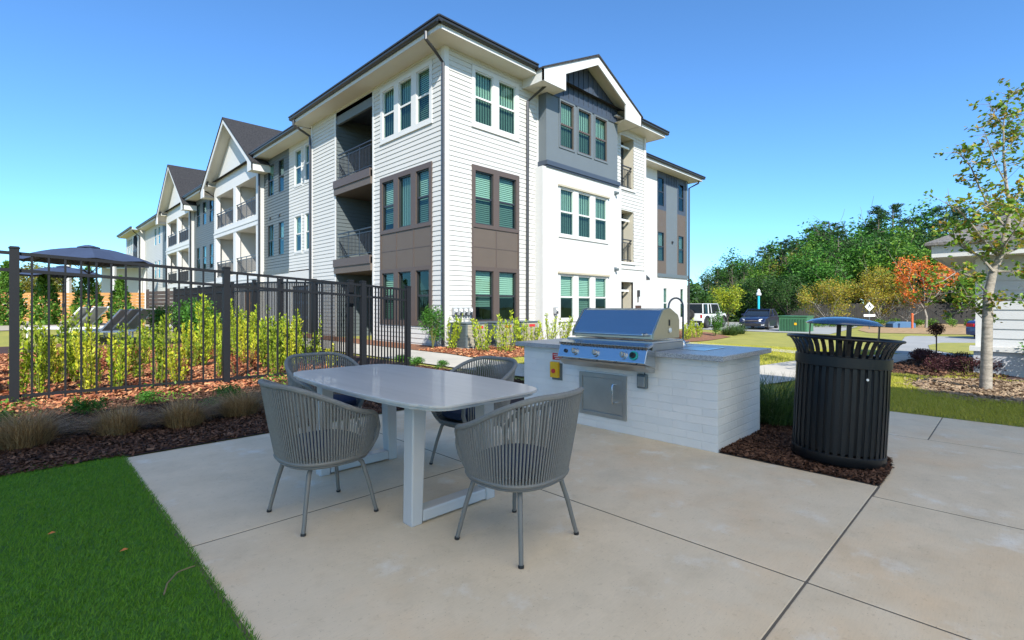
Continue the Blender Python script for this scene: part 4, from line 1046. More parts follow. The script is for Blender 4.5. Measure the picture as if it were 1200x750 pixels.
# --- upright yellow green shrubs
def upright_shrub(h, seed, m='lime', nst=6, spread=.17, dens=110, size=.078):
    g_ = np.random.default_rng(seed); o = empty('upright_shrub', (0,0,0), 'shrub', 'shrub')
    st = MB(); P = []; Dd = []
    for k in range(nst):
        q = g_.random()*6.28; r = spread*math.sqrt(g_.random()); hh = h*(.55+.45*g_.random()) if k else h
        x, y = r*math.cos(q)*.5, r*math.sin(q)*.5; x2, y2 = r*math.cos(q)*1.3, r*math.sin(q)*1.3
        st.tube([(x,y,0),((x+x2)/2,(y+y2)/2,hh*.5),(x2,y2,hh*.97)], [.010,.007,.003], 5)
        n = int(dens*hh*1.25); t = g_.random(n)**.8*.95+.05
        px = x+(x2-x)*t; py = y+(y2-y)*t; pz = hh*t
        an = g_.random(n)*6.28; rr = .045*(1.15-t)*g_.random(n)+.008
        P.append(np.stack([px+rr*np.cos(an), py+rr*np.sin(an), pz-.02], 1))
        Dd.append(np.stack([np.cos(an)*.55, np.sin(an)*.55, np.full(n,.95)], 1))
    st.build('stem', stemm, o)
    P = np.concatenate(P); Dd = np.concatenate(Dd)
    fastmesh('foliage', leaves(P, size, dirs=Dd*1.5, seed=seed, aspect=.42), 4, LM[m], o)
    return o
def bushy(h, rx, m, seed, n=1200, size=.05, shell=.3, name='shrub', stems=4, flat=1.):
    g_ = np.random.default_rng(seed); o = empty(name, (0,0,0), name, 'shrub')
    st = MB()
    for k in range(stems):
        q = g_.random()*6.28; r = rx*.6*g_.random()
        st.tube([(0,0,0),(r*math.cos(q)*.5,r*math.sin(q)*.5,h*.4),(r*math.cos(q),r*math.sin(q),h*.8)], [.012,.008,.004], 5)
    st.build('stem', stemm, o)
    P = []
    for k in range(9):
        q = g_.random()*6.28; rr = rx*.55*math.sqrt(g_.random()); cz = h*(.28+.5*g_.random())
        P.append(ellip(n//9, (rr*math.cos(q), rr*math.sin(q), cz), (rx*.5, rx*.5, h*.28), seed*17+k, shell))
    P = np.concatenate(P); P[:,2] = np.maximum(P[:,2], .01)
    fastmesh('foliage', leaves(P, size, up=.35, seed=seed), 4, LM[m], o)
    return o
def tuft(h, rx, m, seed, n=700, w=.004):
    g_ = np.random.default_rng(seed); o = empty('ornamental_grass', (0,0,0), 'grass', 'ornamental grass')
    V = []
    for k in range(n):
        q = g_.random()*6.28; r0 = rx*.5*math.sqrt(g_.random()); lean = g_.random()**.85; hh = h*(.35+.65*g_.random())*(1-.3*lean)
        b = np.array([r0*math.cos(q), r0*math.sin(q), 0]); d_ = np.array([math.cos(q+g_.normal()*.9), math.sin(q+g_.normal()*.9), 0])
        p1 = b+d_*rx*.35*lean+np.array([0,0,hh*.6]); p2 = b+d_*rx*(.25+.85*lean)+np.array([0,0,hh*(1-.25*lean)])
        s_ = np.array([-d_[1], d_[0], 0])*w
        V += [b-s_, b+s_, p1+s_*.8, p1-s_*.8, p1-s_*.8, p1+s_*.8, p2+s_*.15, p2-s_*.15]
    fastmesh('blades', np.array(V), 4, LM[m], o)
    return o
LAND = None
used_labels = {}
def uniq(lab):
    used_labels[lab] = used_labels.get(lab, 0)+1; return lab
def placer(protos):
    """returns a function that uses every prototype once and then copies it"""
    used = set()
    def put(k, loc, rz, sc_, label, group):
        src = protos[k % len(protos)]
        if (k % len(protos)) not in used:
            used.add(k % len(protos)); src.location = loc; src.rotation_euler = (0,0,rz); src.scale = (sc_,)*3
            src['label'] = label; src['group'] = group; return src
        o = dup(src, loc, rz, sc_, label, group); return o
    return put
def onground(x, y, dz=0.): return (x, y, float(H(x, y))+dz)

LM['lime2'] = leafmat('yellow_lime_leaves', [(.30,.34,.015),(.50,.50,.03),(.62,.60,.05),(.20,.28,.015)]); LM['lime3'] = leafmat('green_lime_leaves', [(.10,.18,.012),(.22,.32,.02),(.34,.42,.025),(.06,.12,.01)])
ups = [upright_shrub(h, 100+i, m=mm, nst=ns_, spread=sp_, dens=d_, size=sz_) for i, (h, d_, mm, ns_, sp_, sz_) in enumerate(((1.55,75,'lime',5,.12,.075),(1.15,80,'lime2',7,.20,.07),(1.0,85,'lime',4,.15,.085),(1.30,62,'lime3',6,.20,.075),(.80,95,'lime2',6,.22,.065),(1.45,50,'lime',3,.10,.08),(1.05,70,'lime3',8,.26,.07)))]
put = placer(ups); GU = 'upright yellow green shrubs behind the picket fence'
k = 0; order = ['nearest', 'next', 'middle', 'further', 'farthest']
rr = random.Random(5)
spots = []
for row, (yy, x0, x1, st_) in enumerate(((-2.0,-11.4,-5.6,.56), (-1.05,-11.6,-4.9,.66), (.1,-11.4,-4.8,.60), (1.3,-10,-4.7,.62), (2.5,-8.4,-4.6,.6))):
    x = x0
    while x < x1:
        spots.append((x+rr.uniform(-.28,.28), yy+rr.uniform(-.32,.32), row)); x += st_
for yy in np.arange(-1.9, 8.5, .42): spots.append((-4.55+rr.uniform(-.12,.1), yy, 9))
for yy in np.arange(-1.6, 6.5, .62): spots.append((-5.2+rr.uniform(-.15,.1), yy, 9))
spots += [(-9.60,-1.5,0),(-9.15,-1.75,0),(-8.95,-1.0,1),(-9.75,-.5,1),(-9.2,.3,2),(-9.9,.9,3)]
for (x, y, row) in spots:
    u, v, Y = project(x, y, .6)
    if u < -60: continue
    hgt = ('tall', 'medium', 'low', 'fairly tall', 'small', 'slender', 'wide')[k % 7]
    if row == 9:
        where = ('beside the corner post' if y < -.8 else 'near the start' if y < .8 else 'a little way' if y < 2.6 else 'halfway' if y < 4.6 else 'far down')
        lab = f'{hgt} yellow green upright shrub {where} along the second black fence'
    else:
        side = 'left of the big left post' if u < 10 else 'just right of the big left post' if u < 75 else 'under the navy umbrella' if u < 165 else 'left of the middle post' if u < 255 else 'right of the middle post' if u < 340 else 'behind the table end of the fence'
        lab = f'{hgt} lime shrub {side}, {("front","second","third","fourth","back")[row]} row behind the fence'
    put(k, onground(x, y, .02), rr.uniform(0,6.28), rr.uniform(.72,1.15)*(.9 if row == 9 else .85+.05*(row > 1)), lab, GU); k += 1
# small coral coloured shrubs in the same bed
cor = [bushy(.5, .30, 'coral', 200+i, n=500, size=.035, name='coral_shrub') for i in range(3)]; put = placer(cor)
for i, (x, y) in enumerate([(-9.6,-.55),(-8.7,.2),(-8.1,-.5),(-7.6,.55),(-6.9,-.6),(-6.3,.45),(-7.3,1.5),(-8.7,1.5),(-5.8,1.6),(-6.2,-1.6),(-5.6,-.6),(-9.9,.9)]):
    put(i, onground(x, y, .02), i*1.3, .8+.1*(i % 4), ('small coral red shrub left of the umbrella pole','low coral red shrub under the navy umbrella','rounded coral red shrub beside the lounge chairs','coral red shrub left of the middle fence post','coral red shrub right of the middle fence post','wide coral red shrub near the second fence')[i % 6]+(', front of the bed' if i < 6 else ', back of the bed'), 'coral red shrubs in the straw bed')
# ornamental grasses in front of the fence
tf = [tuft(.42, .34, 'straw', 300+i, n=1900, w=.0020) for i in range(3)]; put = placer(tf); GT = 'dry tan grass clumps in front of the fence'
for i, (x, y, s_, lb) in enumerate([(-9.12,-5.5,1.05,'dry tan grass clump at the left edge beside the turf'),(-8.42,-5.55,.86,'dry tan grass clump just right of the turf corner'),(-7.86,-5.65,.92,'second dry tan grass clump along the patio edge'),(-7.25,-5.5,.95,'dry tan grass clump touching the left dining chair'),(-9.9,-5.2,1.0,'dry tan grass clump cut by the left border'),(-6.6,-5.0,.8,'dry tan grass clump hidden behind the left chair back')]):
    put(i, onground(x, y, .02), i*2., s_, lb, GT)
gt = [tuft(.50, .40, 'blade', 320+i, n=1100, w=.003) for i in range(2)]; put = placer(gt); GT = 'green grass clumps beside the grill counter'
for i, (x, y, s_, lb) in enumerate([(-3.0,-10.15,1.35,'green spiky grass clump between the brick counter and the trash can'),(-2.75,-6.5,1.1,'green spiky grass clump behind the left end of the grill counter'),(-2.5,-9.6,.8,'green grass clump behind the trash can'),(-3.0,-7.1,1.,'green grass clump hidden behind the grill'),(-3.2,-5.4,.85,'green grass clump at the path edge behind the table')]):
    put(i, onground(x, y, .02), i*2., s_, lb, GT)
# low green shrubs under the fence
lo = [bushy(.30, .32, 'green', 340+i, n=900, size=.045, name='low_shrub') for i in range(2)]; put = placer(lo)
for i, (x, y, s_, lb) in enumerate([(-8.55,-4.2,.75,'low dark green shrub behind the grass clumps on the left'),(-7.20,-4.75,.90,'bright green rounded shrub in front of the middle fence post'),(-9.35,-4.3,.6,'low green shrub in front of the big left post'),(-7.9,-3.9,.6,'small green shrub between the first fence posts'),(-2.95,-2.9,.75,'low green shrub beside the end post of the fence'),(-2.8,-3.6,.6,'small green shrub by the path behind the table'),(-2.85,-2.1,.7,'low green shrub behind the fence end post')]):
    put(i, onground(x, y, .01), i*1.7, s_, lb, 'low green shrubs around the fence')
# creeping pale ground cover along the fence foot
g_ = np.random.default_rng(9); n = 2600
P = np.stack([g_.uniform(-11,-5.6,n), -3.2+g_.normal(size=n)*.45, g_.random(n)*.10+.02], 1)
keep = np.sin(P[:,0]*3.1)+np.sin(P[:,0]*1.3+2)+g_.normal(size=n)*.4 > .1; P = P[keep]
tag(fastmesh('ground_cover', leaves(P, .05, up=.3, seed=3), 4, LM['mid']), 'patchy pale green ground cover along the foot of the fence', 'ground cover', kind='stuff')
# shrubs along the building
big = bushy(1.25, .42, 'green', 360, n=3000, size=.055, name='dark_green_shrub', stems=6); big.location = onground(-.55,-.15); big['label'] = 'tall dark green shrub at the corner downspout of the apartment building'; big['category'] = 'shrub'
hd_ = [upright_shrub(h, 370+i, nst=9, spread=.36, dens=60, size=.075) for i, h in enumerate((1.05,.9,1.15))]; put = placer(hd_); GH = 'yellow green shrubs along the right hand facade'
for i, (x, y, s_, lb) in enumerate([(-.32,-.62,.95,'yellow green shrub between the dark shrub and the first condenser'),(.02,-1.75,1.0,'yellow green shrub in front of the first condenser'),(.45,-2.15,1.0,'yellow green shrub in front of the second condenser'),(1.55,-1.9,.9,'yellow green shrub above the left end of the counter'),(2.0,-1.8,.8,'small yellow green shrub in front of the third condenser'),(2.6,-1.9,.9,'yellow green shrub left of the electric meter'),(3.3,-1.8,.9,'yellow green shrub below the single electric meter'),(4.2,-1.9,.75,'yellow green shrub behind the grill hood left end'),(10.8,-1.0,.85,'yellow green shrub right of the faucet'),(11.6,-1.0,.95,'yellow green shrub under the entry canopy'),(12.5,-.9,.9,'yellow green shrub left of the narrow windows'),(13.3,-.9,.8,'yellow green shrub under the first narrow window'),(14.1,-.7,.9,'yellow green shrub between the narrow windows'),(15.0,-.5,.85,'yellow green shrub under the second narrow window'),(16.0,-.4,.9,'yellow green shrub near the end of the right wing'),(17.0,-.2,.8,'last yellow green shrub before the white car')]):
    put(i, onground(x, y, .01), i*1.1, s_, lb, GH)
hg = bushy(1.6, .5, 'green', 390, n=1500, size=.09, name='dark_green_shrub'); hg.location = onground(18.6,-.3); hg['label'] = 'dark green conical shrub in front of the white car rear wheel'; hg['category'] = 'shrub'
gm_ = [tuft(.75, .7, 'blade', 395, n=500, w=.01)]; put = placer(gm_)
for i, (x, y, lb) in enumerate([(20.6,-.3,'light green grass mound in front of the white car'),(22.3,-.1,'light green grass mound left of the dark blue sedan')]): put(i, onground(x,y), i, 1.1, lb, 'grass mounds by the parking lot')
bp_ = bushy(.55, .30, 'brown', 398, n=500, size=.05, name='brown_shrub'); bp_.location = onground(9.0,-2.95); bp_['label'] = 'small brown leafless looking shrub on thin stems beyond the counter'; bp_['category'] = 'shrub'; bp_.scale = (1,1,1.0)
# purple shrubs and topiary near the garage
pu = [bushy(.45, .42, 'purple', 400+i, n=1100, size=.05, name='purple_shrub') for i in range(3)]; put = placer(pu); GP = 'purple leaved shrubs in the bed by the garage'
for i, (x, y, s_) in enumerate([(8.2,-10.35,.9),(7.4,-10.45,1.),(6.6,-10.5,1.),(5.9,-10.7,1.),(5.3,-10.95,.95),(4.7,-11.05,1.),(4.2,-11.45,1.),(3.9,-11.0,.9),(6.2,-11.2,1.),(4.5,-11.8,1.)]):
    put(i, onground(x, y), i*1.2, s_*.78, ('purple shrub at the far left end of the bed','purple shrub second from the left end of the bed','purple shrub left of the topiary ball','purple shrub below the topiary ball','purple shrub right of the topiary ball','purple shrub left of the tree trunk','purple shrub behind the tree trunk','purple shrub nearest the lawn','purple shrub at the back of the bed','purple shrub against the garage wall')[i], GP)
tp_ = empty('topiary', onground(6.9,-10.75), 'dark ball topiary on a thin stem above the purple shrubs', 'topiary')
m_ = MB(); m_.tube([(0,0,0),(0,0,.75)], .014, 6); m_.build('stem', bark, tp_)
fastmesh('crown', leaves(ellip(900,(0,0,.86),(.17,.17,.16),5), .05, seed=6), 4, LM['brown'], tp_)
gs = bushy(.85, .5, 'green', 420, n=1100, size=.06, name='green_shrub'); gs.location = onground(4.1,-12.55); gs['label'] = 'loose green shrub against the pale garage wall'; gs['category'] = 'shrub'
# arborvitae and shrubs by the pool
ab = []
def cone_tree(h, r, seed, m='arb', n=2600):
    o = empty('arborvitae', (0,0,0), 'x', 'tree'); g_ = np.random.default_rng(seed)
    m_ = MB(); m_.tube([(0,0,0),(0,0,h*.8)], [.05,.01], 6); m_.build('trunk', bark, o)
    t = g_.random(n)**1.3; q = g_.random(n)*6.28; prof = r*np.where(t < .25, .75+t, 1.0*(1-(t-.25)/.75)**.75)
    rad = prof*(.8+.25*g_.random(n)+.1*np.sin(q*5+t*20)); P = np.stack([rad*np.cos(q), rad*np.sin(q), t*h], 1)
    fastmesh('crown', leaves(P, .16, up=.9, seed=seed), 4, LM[m], o); return o
ab = [cone_tree(2.6, .55, 450), cone_tree(2.4, .5, 451)]; put = placer(ab); GA = 'arborvitae in front of the wooden pool fence'
def cam_to_world(u, Y):
    X = (u-600)/586*Y; return CAMX+X*.7095+Y*.7047, CAMY-X*.7047+Y*.7095
for i, (u, Y, s_, lb) in enumerate([(9,21,1.0,'cone shaped arborvitae behind the big left fence post'),(53,21.5,.96,'cone shaped arborvitae left of the navy umbrella pole'),(103,22,.94,'cone shaped arborvitae behind the umbrella pole'),(141,23,.92,'cone shaped arborvitae behind the lounge chairs'),(-30,21,1,'cone shaped arborvitae beyond the left border')]):
    x, y = cam_to_world(u, Y); put(i, onground(x, y), i*1.4, s_, lb, GA)
gb_ = [bushy(1.8, .8, 'green', 460+i, n=2200, size=.10, name='round_green_shrub') for i in range(2)]; put = placer(gb_)
for i, (u, Y, s_, lb) in enumerate([(188,15.5,.75,'round green shrub right of the umbrella'),(238,14.5,.85,'round dark green shrub left of the middle fence post'),(160,19,.6,'small round shrub at the end of the wooden fence'),(215,17,.8,'round green shrub between the two others')]):
    x, y = cam_to_world(u, Y); put(i, onground(x, y), i*1.4, s_, lb, 'round green shrubs by the pool terrace')

# ------------------------------------------------------------------ trees
def limb(mb, p, d, L_, r, depth, g_, tips, seg=6, bend=.35, split=3, up=.15):
    pts = [Vector(p)]; q = Vector(p); dd = Vector(d).normalized(); n = 4
    for i in range(n):
        dd = (dd+Vector((g_.normal()*bend*.35, g_.normal()*bend*.35, g_.normal()*bend*.2+up*.25))).normalized(); q = q+dd*L_/n; pts.append(q.copy())
        if depth <= 1: tips.append((q.copy(), dd.copy()))
    mb.tube(pts, [r*(1-.5*i/n) for i in range(n+1)], seg if depth > 1 else 4)
    if depth > 0:
        for k in range(split):
            i = 1+int(g_.random()*n) if k else n; i = min(i, n)
            a = Vector((g_.normal(), g_.normal(), g_.normal()*.6+.35)).normalized()
            limb(mb, pts[i], (dd*.9+a*.9), L_*(.5+.25*g_.random()), r*.5, depth-1, g_, tips, seg, bend, split, up)
def broad_tree(name, h, r, leafm, seed, barkm=bark, n=5000, trunk=.10, size=.12, fork=.35, base_clear=.3, depth=2, limbs=6, jit=.25, droop=0., squash=1.):
    o = empty(name, (0,0,0), name, 'tree'); g_ = np.random.default_rng(seed); mb = MB(); tips = []
    th = h*base_clear
    tr = [(0,0,-.1),(g_.normal()*.02*h,g_.normal()*.02*h,th*.6),(g_.normal()*.02*h,g_.normal()*.02*h,th)]
    mb.tube(tr, [trunk*1.15,trunk*.9,trunk*.75], 8)
    for k in range(limbs):
        q = 6.28*k/limbs+g_.random(); out = .25+.75*g_.random() if k else .05
        limb(mb, tr[2] if k < 4 else Vector(tr[2]), (math.cos(q)*out, math.sin(q)*out, 1.0-out*.45), (h-th)*(.42+.12*g_.random()), trunk*.5, depth, g_, tips)
    mb.build('trunk', barkm, o)
    T_ = np.array([tuple(t[0]) for t in tips]); c = np.array([0,0,th+(h-th)*.52])
    # squeeze tips into the crown envelope
    d_ = (T_-c)/np.array([r,r,(h-th)*.52]); L_ = np.linalg.norm(d_,axis=1); f = np.where(L_ > 1, 1/L_, 1)
    T_ = c+(T_-c)*f[:,None]
    idx = g_.integers(0, len(T_), n); P = T_[idx]+g_.normal(size=(n,3))*jit*np.array([1,1,.75])
    P[:,2] = np.maximum(P[:,2], th*.8)
    fastmesh('crown', leaves(P, size, up=.1, seed=seed), 4, LM[leafm], o)
    return o
def pine_tree(name, h, seed, leafm='pine', n=4500, r=3.):
    o = empty(name, (0,0,0), name, 'tree'); g_ = np.random.default_rng(seed); mb = MB(); 
    mb.tube([(0,0,-.3),(.1,.05,h*.5),(0,.1,h)], [.22,.16,.04], 7); P = []
    for k in range(30):
        t = .25+.75*(k/30); z = h*t; q = g_.random()*6.28; L_ = r*(1.15-t)*(.5+.7*g_.random())+.5
        e = Vector((math.cos(q)*L_, math.sin(q)*L_, z+L_*.25)); mb.tube([(0,0,z),(e.x*.6,e.y*.6,z+L_*.08),tuple(e)], [.05,.035,.015], 4, cap=False)
        for j in range(3):
            f = .55+.25*j; c = Vector((e.x*f, e.y*f, z+(e.z-z)*f))
            P.append(ellip(n//90, tuple(c), (.55,.55,.32), seed*91+k*3+j, .2))
    mb.build('trunk', bark, o); P = np.concatenate(P)
    fastmesh('crown', leaves(P, .30, up=.3, seed=seed, aspect=.3), 4, LM[leafm], o); return o
# forest edge on the right
kinds = [broad_tree('forest_tree', 13, 4.2, 'dark', 500, n=6000, size=.42, jit=.55, base_clear=.12, trunk=.2, depth=2),
         broad_tree('forest_tree', 12, 4.0, 'mid', 501, n=6000, size=.42, jit=.55, base_clear=.12, trunk=.2),
         broad_tree('forest_tree', 11, 4.0, 'olive', 502, n=5000, size=.38, jit=.55, base_clear=.15, trunk=.18),
         broad_tree('forest_tree', 12.5, 4.2, 'green', 503, n=6500, size=.42, jit=.6, base_clear=.10, trunk=.2),
         pine_tree('pine_tree', 15, 504), pine_tree('pine_tree', 14, 505, n=5500, r=3.6),
         broad_tree('forest_tree', 13, 3.6, 'dark', 506, n=2600, size=.34, jit=.35, base_clear=.2, trunk=.2)]
knm = ['dense dark green tree','bright green bushy tree','olive brown thinning tree','deep green leafy tree','tall dark pine','layered dark pine','sparse crowned tree']
put = placer(kinds); GF = 'trees of the wood behind the parking lot'
prof_u = [(795,326),(830,316),(860,300),(900,285),(950,264),(1000,245),(1040,240),(1080,250),(1130,246),(1200,236),(1300,230)]
def skyline(u):
    for (a, ya), (b, yb) in zip(prof_u, prof_u[1:]):
        if a <= u <= b: return ya+(yb-ya)*(u-a)/(b-a)
    return prof_u[0][1] if u < 800 else prof_u[-1][1]
i = 0; rr = random.Random(11)
hts = [13,12,11,12.5,15,14,13]
for row, (Yd, stp) in enumerate(((50,20),(57,17),(66,16),(75,15))):
    u = 770
    while u < 1330:
        uu = u+rr.uniform(-7,7); Y = Yd+rr.uniform(-3,3)-(0 if uu > 900 else -6)
        top = skyline(max(795,min(1299,uu)))+(0,0,0,-2)[row]+(34-11*row)*(1 if row < 3 else 0)*.9+rr.uniform(-5,9)
        zt = 1.35+(358-top)/586*Y
        kk = rr.choice([0,1,2,3,3,0,1,4,5] if row < 2 else [0,3,4,5,5,6,4,0])
        x, y = cam_to_world(uu, Y); s_ = max(.25, (zt+.5)/hts[kk])
        where = 'above the white car' if uu < 850 else 'above the dark blue sedan' if uu < 905 else 'above the green utility box' if uu < 950 else 'above the left crepe myrtle' if uu < 1000 else 'above the right crepe myrtle' if uu < 1060 else 'behind the red maple' if uu < 1110 else 'left of the garage roof' if uu < 1150 else 'behind the garage'
        put(kk, (x, y, float(H(x,y))), rr.uniform(0,6.28), s_, f'{knm[kk]} {where}, {("front","second","third","back")[row]} row of the wood', GF)
        i += 1; u += stp*(1.6 if row == 0 else 1.15)
# undergrowth in front of the wood (shrubs in a row)
uy = [bushy(.9, .7, 'mid', 520+j, n=700, size=.12, name='verge_shrub') for j in range(2)]; put = placer(uy)
for i, (u, s_) in enumerate([(936,.75),(946,.8),(956,.8),(966,.75),(977,.7),(988,.75),(999,.8),(1031,.9),(1049,.95),(1075,.85),(1092,.95),(1116,.95),(1136,.9)]):
    x, y = cam_to_world(u, 40); put(i, onground(x, y), i, s_*.9, f'rounded bright green shrub {("left of the diamond sign" if u < 970 else "under the left crepe myrtle" if u < 1010 else "right of the diamond sign" if u < 1040 else "left of the orange post" if u < 1060 else "left of the red maple trunk" if u < 1084 else "right of the red maple trunk" if u < 1100 else "left of the blue car" if u < 1130 else "nearest the blue car")}', 'rounded shrubs along the straw verge')
# undergrowth mass closing the wood
g_ = np.random.default_rng(12); n = 60000; U = g_.uniform(760,1350,n); Yv = g_.uniform(52,62,n); X_ = (U-600)/586*Yv
Z_ = -.6+g_.random(n)**1.4*4.4*(.7+.3*np.sin(U*.11))
P = np.stack([CAMX+X_*.7095+Yv*.7047, CAMY-X_*.7047+Yv*.7095, Z_], 1)
tag(fastmesh('undergrowth', leaves(P, .45, up=.2, seed=14), 4, LM['dark']), 'dark undergrowth filling the foot of the wood', 'undergrowth', kind='stuff')
# crepe myrtles, red maple, yellow tree
t1 = broad_tree('crepe_myrtle', 4.2, 2.1, 'gold', 540, barkm=pale_bark, n=7500, size=.13, jit=.22, base_clear=.12, trunk=.06, limbs=8, depth=3)
t1.location = (*cam_to_world(972, 42), -.45); t1['label'] = 'left golden crepe myrtle with many thin trunks'
t2 = broad_tree('crepe_myrtle', 4.6, 2.4, 'gold', 541, barkm=pale_bark, n=10000, size=.13, jit=.22, base_clear=.12, trunk=.06, limbs=8, depth=3)
t2.location = (*cam_to_world(1030, 41), -.45); t2['label'] = 'larger olive gold crepe myrtle behind the diamond sign'
t3 = broad_tree('crepe_myrtle', 3.8, 1.7, 'brown', 542, barkm=pale_bark, n=900, size=.10, jit=.2, base_clear=.15, trunk=.05, limbs=8, depth=3)
t3.location = (*cam_to_world(1063, 41), -.45); t3['label'] = 'nearly bare grey crepe myrtle left of the red maple'
t4 = broad_tree('red_maple', 6.4, 1.75, 'redl', 543, barkm=pale_bark, n=3400, size=.17, jit=.22, base_clear=.24, trunk=.09, limbs=7, depth=2)
t4.location = (*cam_to_world(1085, 39), -.45); t4['label'] = 'small maple with orange red autumn leaves and a pale trunk'
t5 = broad_tree('yellow_tree', 3.9, 1.15, 'yellow', 544, n=3000, size=.15, jit=.2, base_clear=.15, trunk=.06, limbs=6, depth=2)
t5.location = (*cam_to_world(853, 42), -.45); t5['label'] = 'small bright yellow green tree behind the white car'
# distant trees beyond the pool on the left
dt = [broad_tree('distant_tree', 8, 3.6, 'olive', 560+j, n=3000, size=.4, jit=.5, base_clear=.15, trunk=.15) for j in range(2)]; put = placer(dt)
for i, (u, Y, s_, lb) in enumerate([(-20,60,.8,'distant olive tree at the left border'),(8,62,.72,'distant olive tree left of the big fence post'),(34,60,.85,'distant olive tree above the wooden fence, left of the umbrella'),(62,66,.8,'distant tree just under the umbrella edge'),(90,70,.6,'distant tree behind the umbrella pole'),(118,70,.6,'distant tree right of the umbrella pole')]):
    x, y = cam_to_world(u, Y); put(i, onground(x, y), i, s_, lb, 'distant trees beyond the pool')

# near tree on the right lawn
NT = empty('young_tree', (1.95,-11.80,-.03), 'young oak with a pale trunk and sparse green and gold leaves on the right lawn', 'tree')
g_ = np.random.default_rng(77)
CX_, CY_ = Vector((.7095,-.7047,0)), Vector((.7047,.7095,0))   # image right and depth directions
def tpnt(u, v, dY=0.):
    Y = 8.0+dY; X = (u-600)/586*Y; z = 1.35-(v-358)/586*Y
    return Vector((CAMX+X*.7095+Y*.7047, CAMY-X*.7047+Y*.7095, z))-NT.location
mb = MB(); tips = []
main = [tpnt(1155,462), tpnt(1156,420), tpnt(1157,380), tpnt(1158,345,.05), tpnt(1164,318,.05), tpnt(1172,300), tpnt(1180,268,-.05), tpnt(1184,245), tpnt(1179,215,.05), tpnt(1176,180), tpnt(1176,150), tpnt(1178,125)]
mb.tube(main, [.082,.072,.066,.062,.052,.043,.034,.027,.021,.015,.010,.005], 12)
brs = [([(1164,318),(1148,300),(1128,290),(1110,270),(1100,262)],.2,.022), ([(1158,345),(1140,325),(1122,318),(1104,330)],-.5,.016), ([(1172,300),(1155,285),(1138,262),(1122,245),(1108,238)],-.3,.022),
       ([(1180,268),(1160,245),(1148,220),(1138,196),(1124,180),(1117,178)],.3,.018), ([(1184,245),(1196,222),(1212,200),(1226,180)],.1,.020), ([(1172,300),(1195,290),(1220,283),(1245,270)],-.2,.020),
       ([(1164,318),(1188,318),(1212,322),(1240,315)],.4,.018), ([(1158,345),(1135,348),(1115,342),(1098,346)],.4,.013), ([(1158,350),(1180,352),(1206,348),(1232,352)],-.4,.014), ([(1179,215),(1168,195),(1160,172),(1152,150)],-.2,.012),
       ([(1176,180),(1188,165),(1198,150),(1206,128)],.1,.010), ([(1184,245),(1170,232),(1158,240),(1140,250)],-.6,.012), ([(1176,150),(1166,135),(1160,122)],0,.007), ([(1180,268),(1204,255),(1225,240)],.7,.016), ([(1158,380),(1150,372),(1140,362),(1122,366)],.2,.009), ([(1178,125),(1184,112),(1190,106)],0,.005),
       ([(1172,300),(1178,285),(1195,262),(1200,240)],-.7,.014), ([(1176,170),(1186,150),(1180,135)],.3,.007)]
for pts, dY, r in brs:
    P_ = [tpnt(u, v, dY*i/(len(pts)-1)*1.3) for i, (u, v) in enumerate(pts)]
    mb.tube(P_, [r*(1-.75*i/(len(P_)-1)) for i in range(len(P_))], 7)
    for a, b in zip(P_, P_[1:]):
        for t in (.3, .65, 1.):
            c = a.lerp(b, t)
            if (c-P_[0]).length < .12: continue
            for w_ in range(3):
                d_ = Vector((g_.normal(), g_.normal(), g_.normal()*.7+.25)).normalized(); e = c+d_*(.10+.22*g_.random())
                mb.tube([c, (c+e)/2+Vector((0,0,.01)), e], [.004,.003,.0015], 4, cap=False); tips.append(((c+e)/2, e))
for t in np.linspace(.45, 1, 26):
    i = t*(len(main)-1); a = main[int(i)].lerp(main[min(len(main)-1, int(i)+1)], i-int(i)); d_ = Vector((g_.normal(), g_.normal(), .4)).normalized(); e = a+d_*(.12+.2*g_.random()); mb.tube([a, e], [.005,.002], 4, cap=False); tips.append(((a+e)/2, e))
mb.build('trunk', pale_bark, NT, smooth=True)
P = []; g_ = np.random.default_rng(5)
for a, e in tips:
    n = int(g_.integers(5, 17)) if g_.random() > .26 else 1
    for k in range(n): P.append(np.array(a.lerp(e, .3+.8*g_.random()))+g_.normal(size=3)*.03)
fastmesh('crown', leaves(np.array(P), .074, up=-.05, seed=8, aspect=.6), 4, LM['autumn'], NT)

# ------------------------------------------------------------------ turf, mulch chips, lawn blades, fallen leaves
turf_m = mat('turf_backing', (.05,.16,.012), .9, col2=(.03,.10,.01), vscale=30)
tag(MB().box(-14, -8.52, -11.4, -6.32, -.02, .004).build('artificial_turf', turf_m), kind='structure')
g_ = np.random.default_rng(21)
def blades(n, x0, x1, y0, y1, h, w, seed, z0=0., lean=.5, keep=None, dirb=(.3,.2)):
    g = np.random.default_rng(seed); x = g.uniform(x0,x1,n); y = g.uniform(y0,y1,n)
    if keep is not None: k = keep(x, y, g); x = x[k]; y = y[k]
    n = len(x); z = H(x,y)+z0; q = g.random(n)*6.28; hh = h*(.6+.6*g.random(n))
    dx = np.cos(q)*w; dy = np.sin(q)*w; lx = (g.normal(size=n)*lean+dirb[0])*hh; ly = (g.normal(size=n)*lean+dirb[1])*hh
    A = np.stack([x-dx,y-dy,z],1); B = np.stack([x+dx,y+dy,z],1); Cc = np.stack([x+lx,y+ly,z+hh],1)
    return np.stack([A,B,Cc],1).reshape(-1,3)
def incam(x, y, umin=-180, umax=1360, vmax=860):
    X = (x-CAMX)*.7095-(y-CAMY)*.7047; Y = (x-CAMX)*.7047+(y-CAMY)*.7095
    Y = np.maximum(Y, .05); return (600+586*X/Y > umin)*(600+586*X/Y < umax)*(358+586*CAMZ/Y < vmax)*(Y > .06)
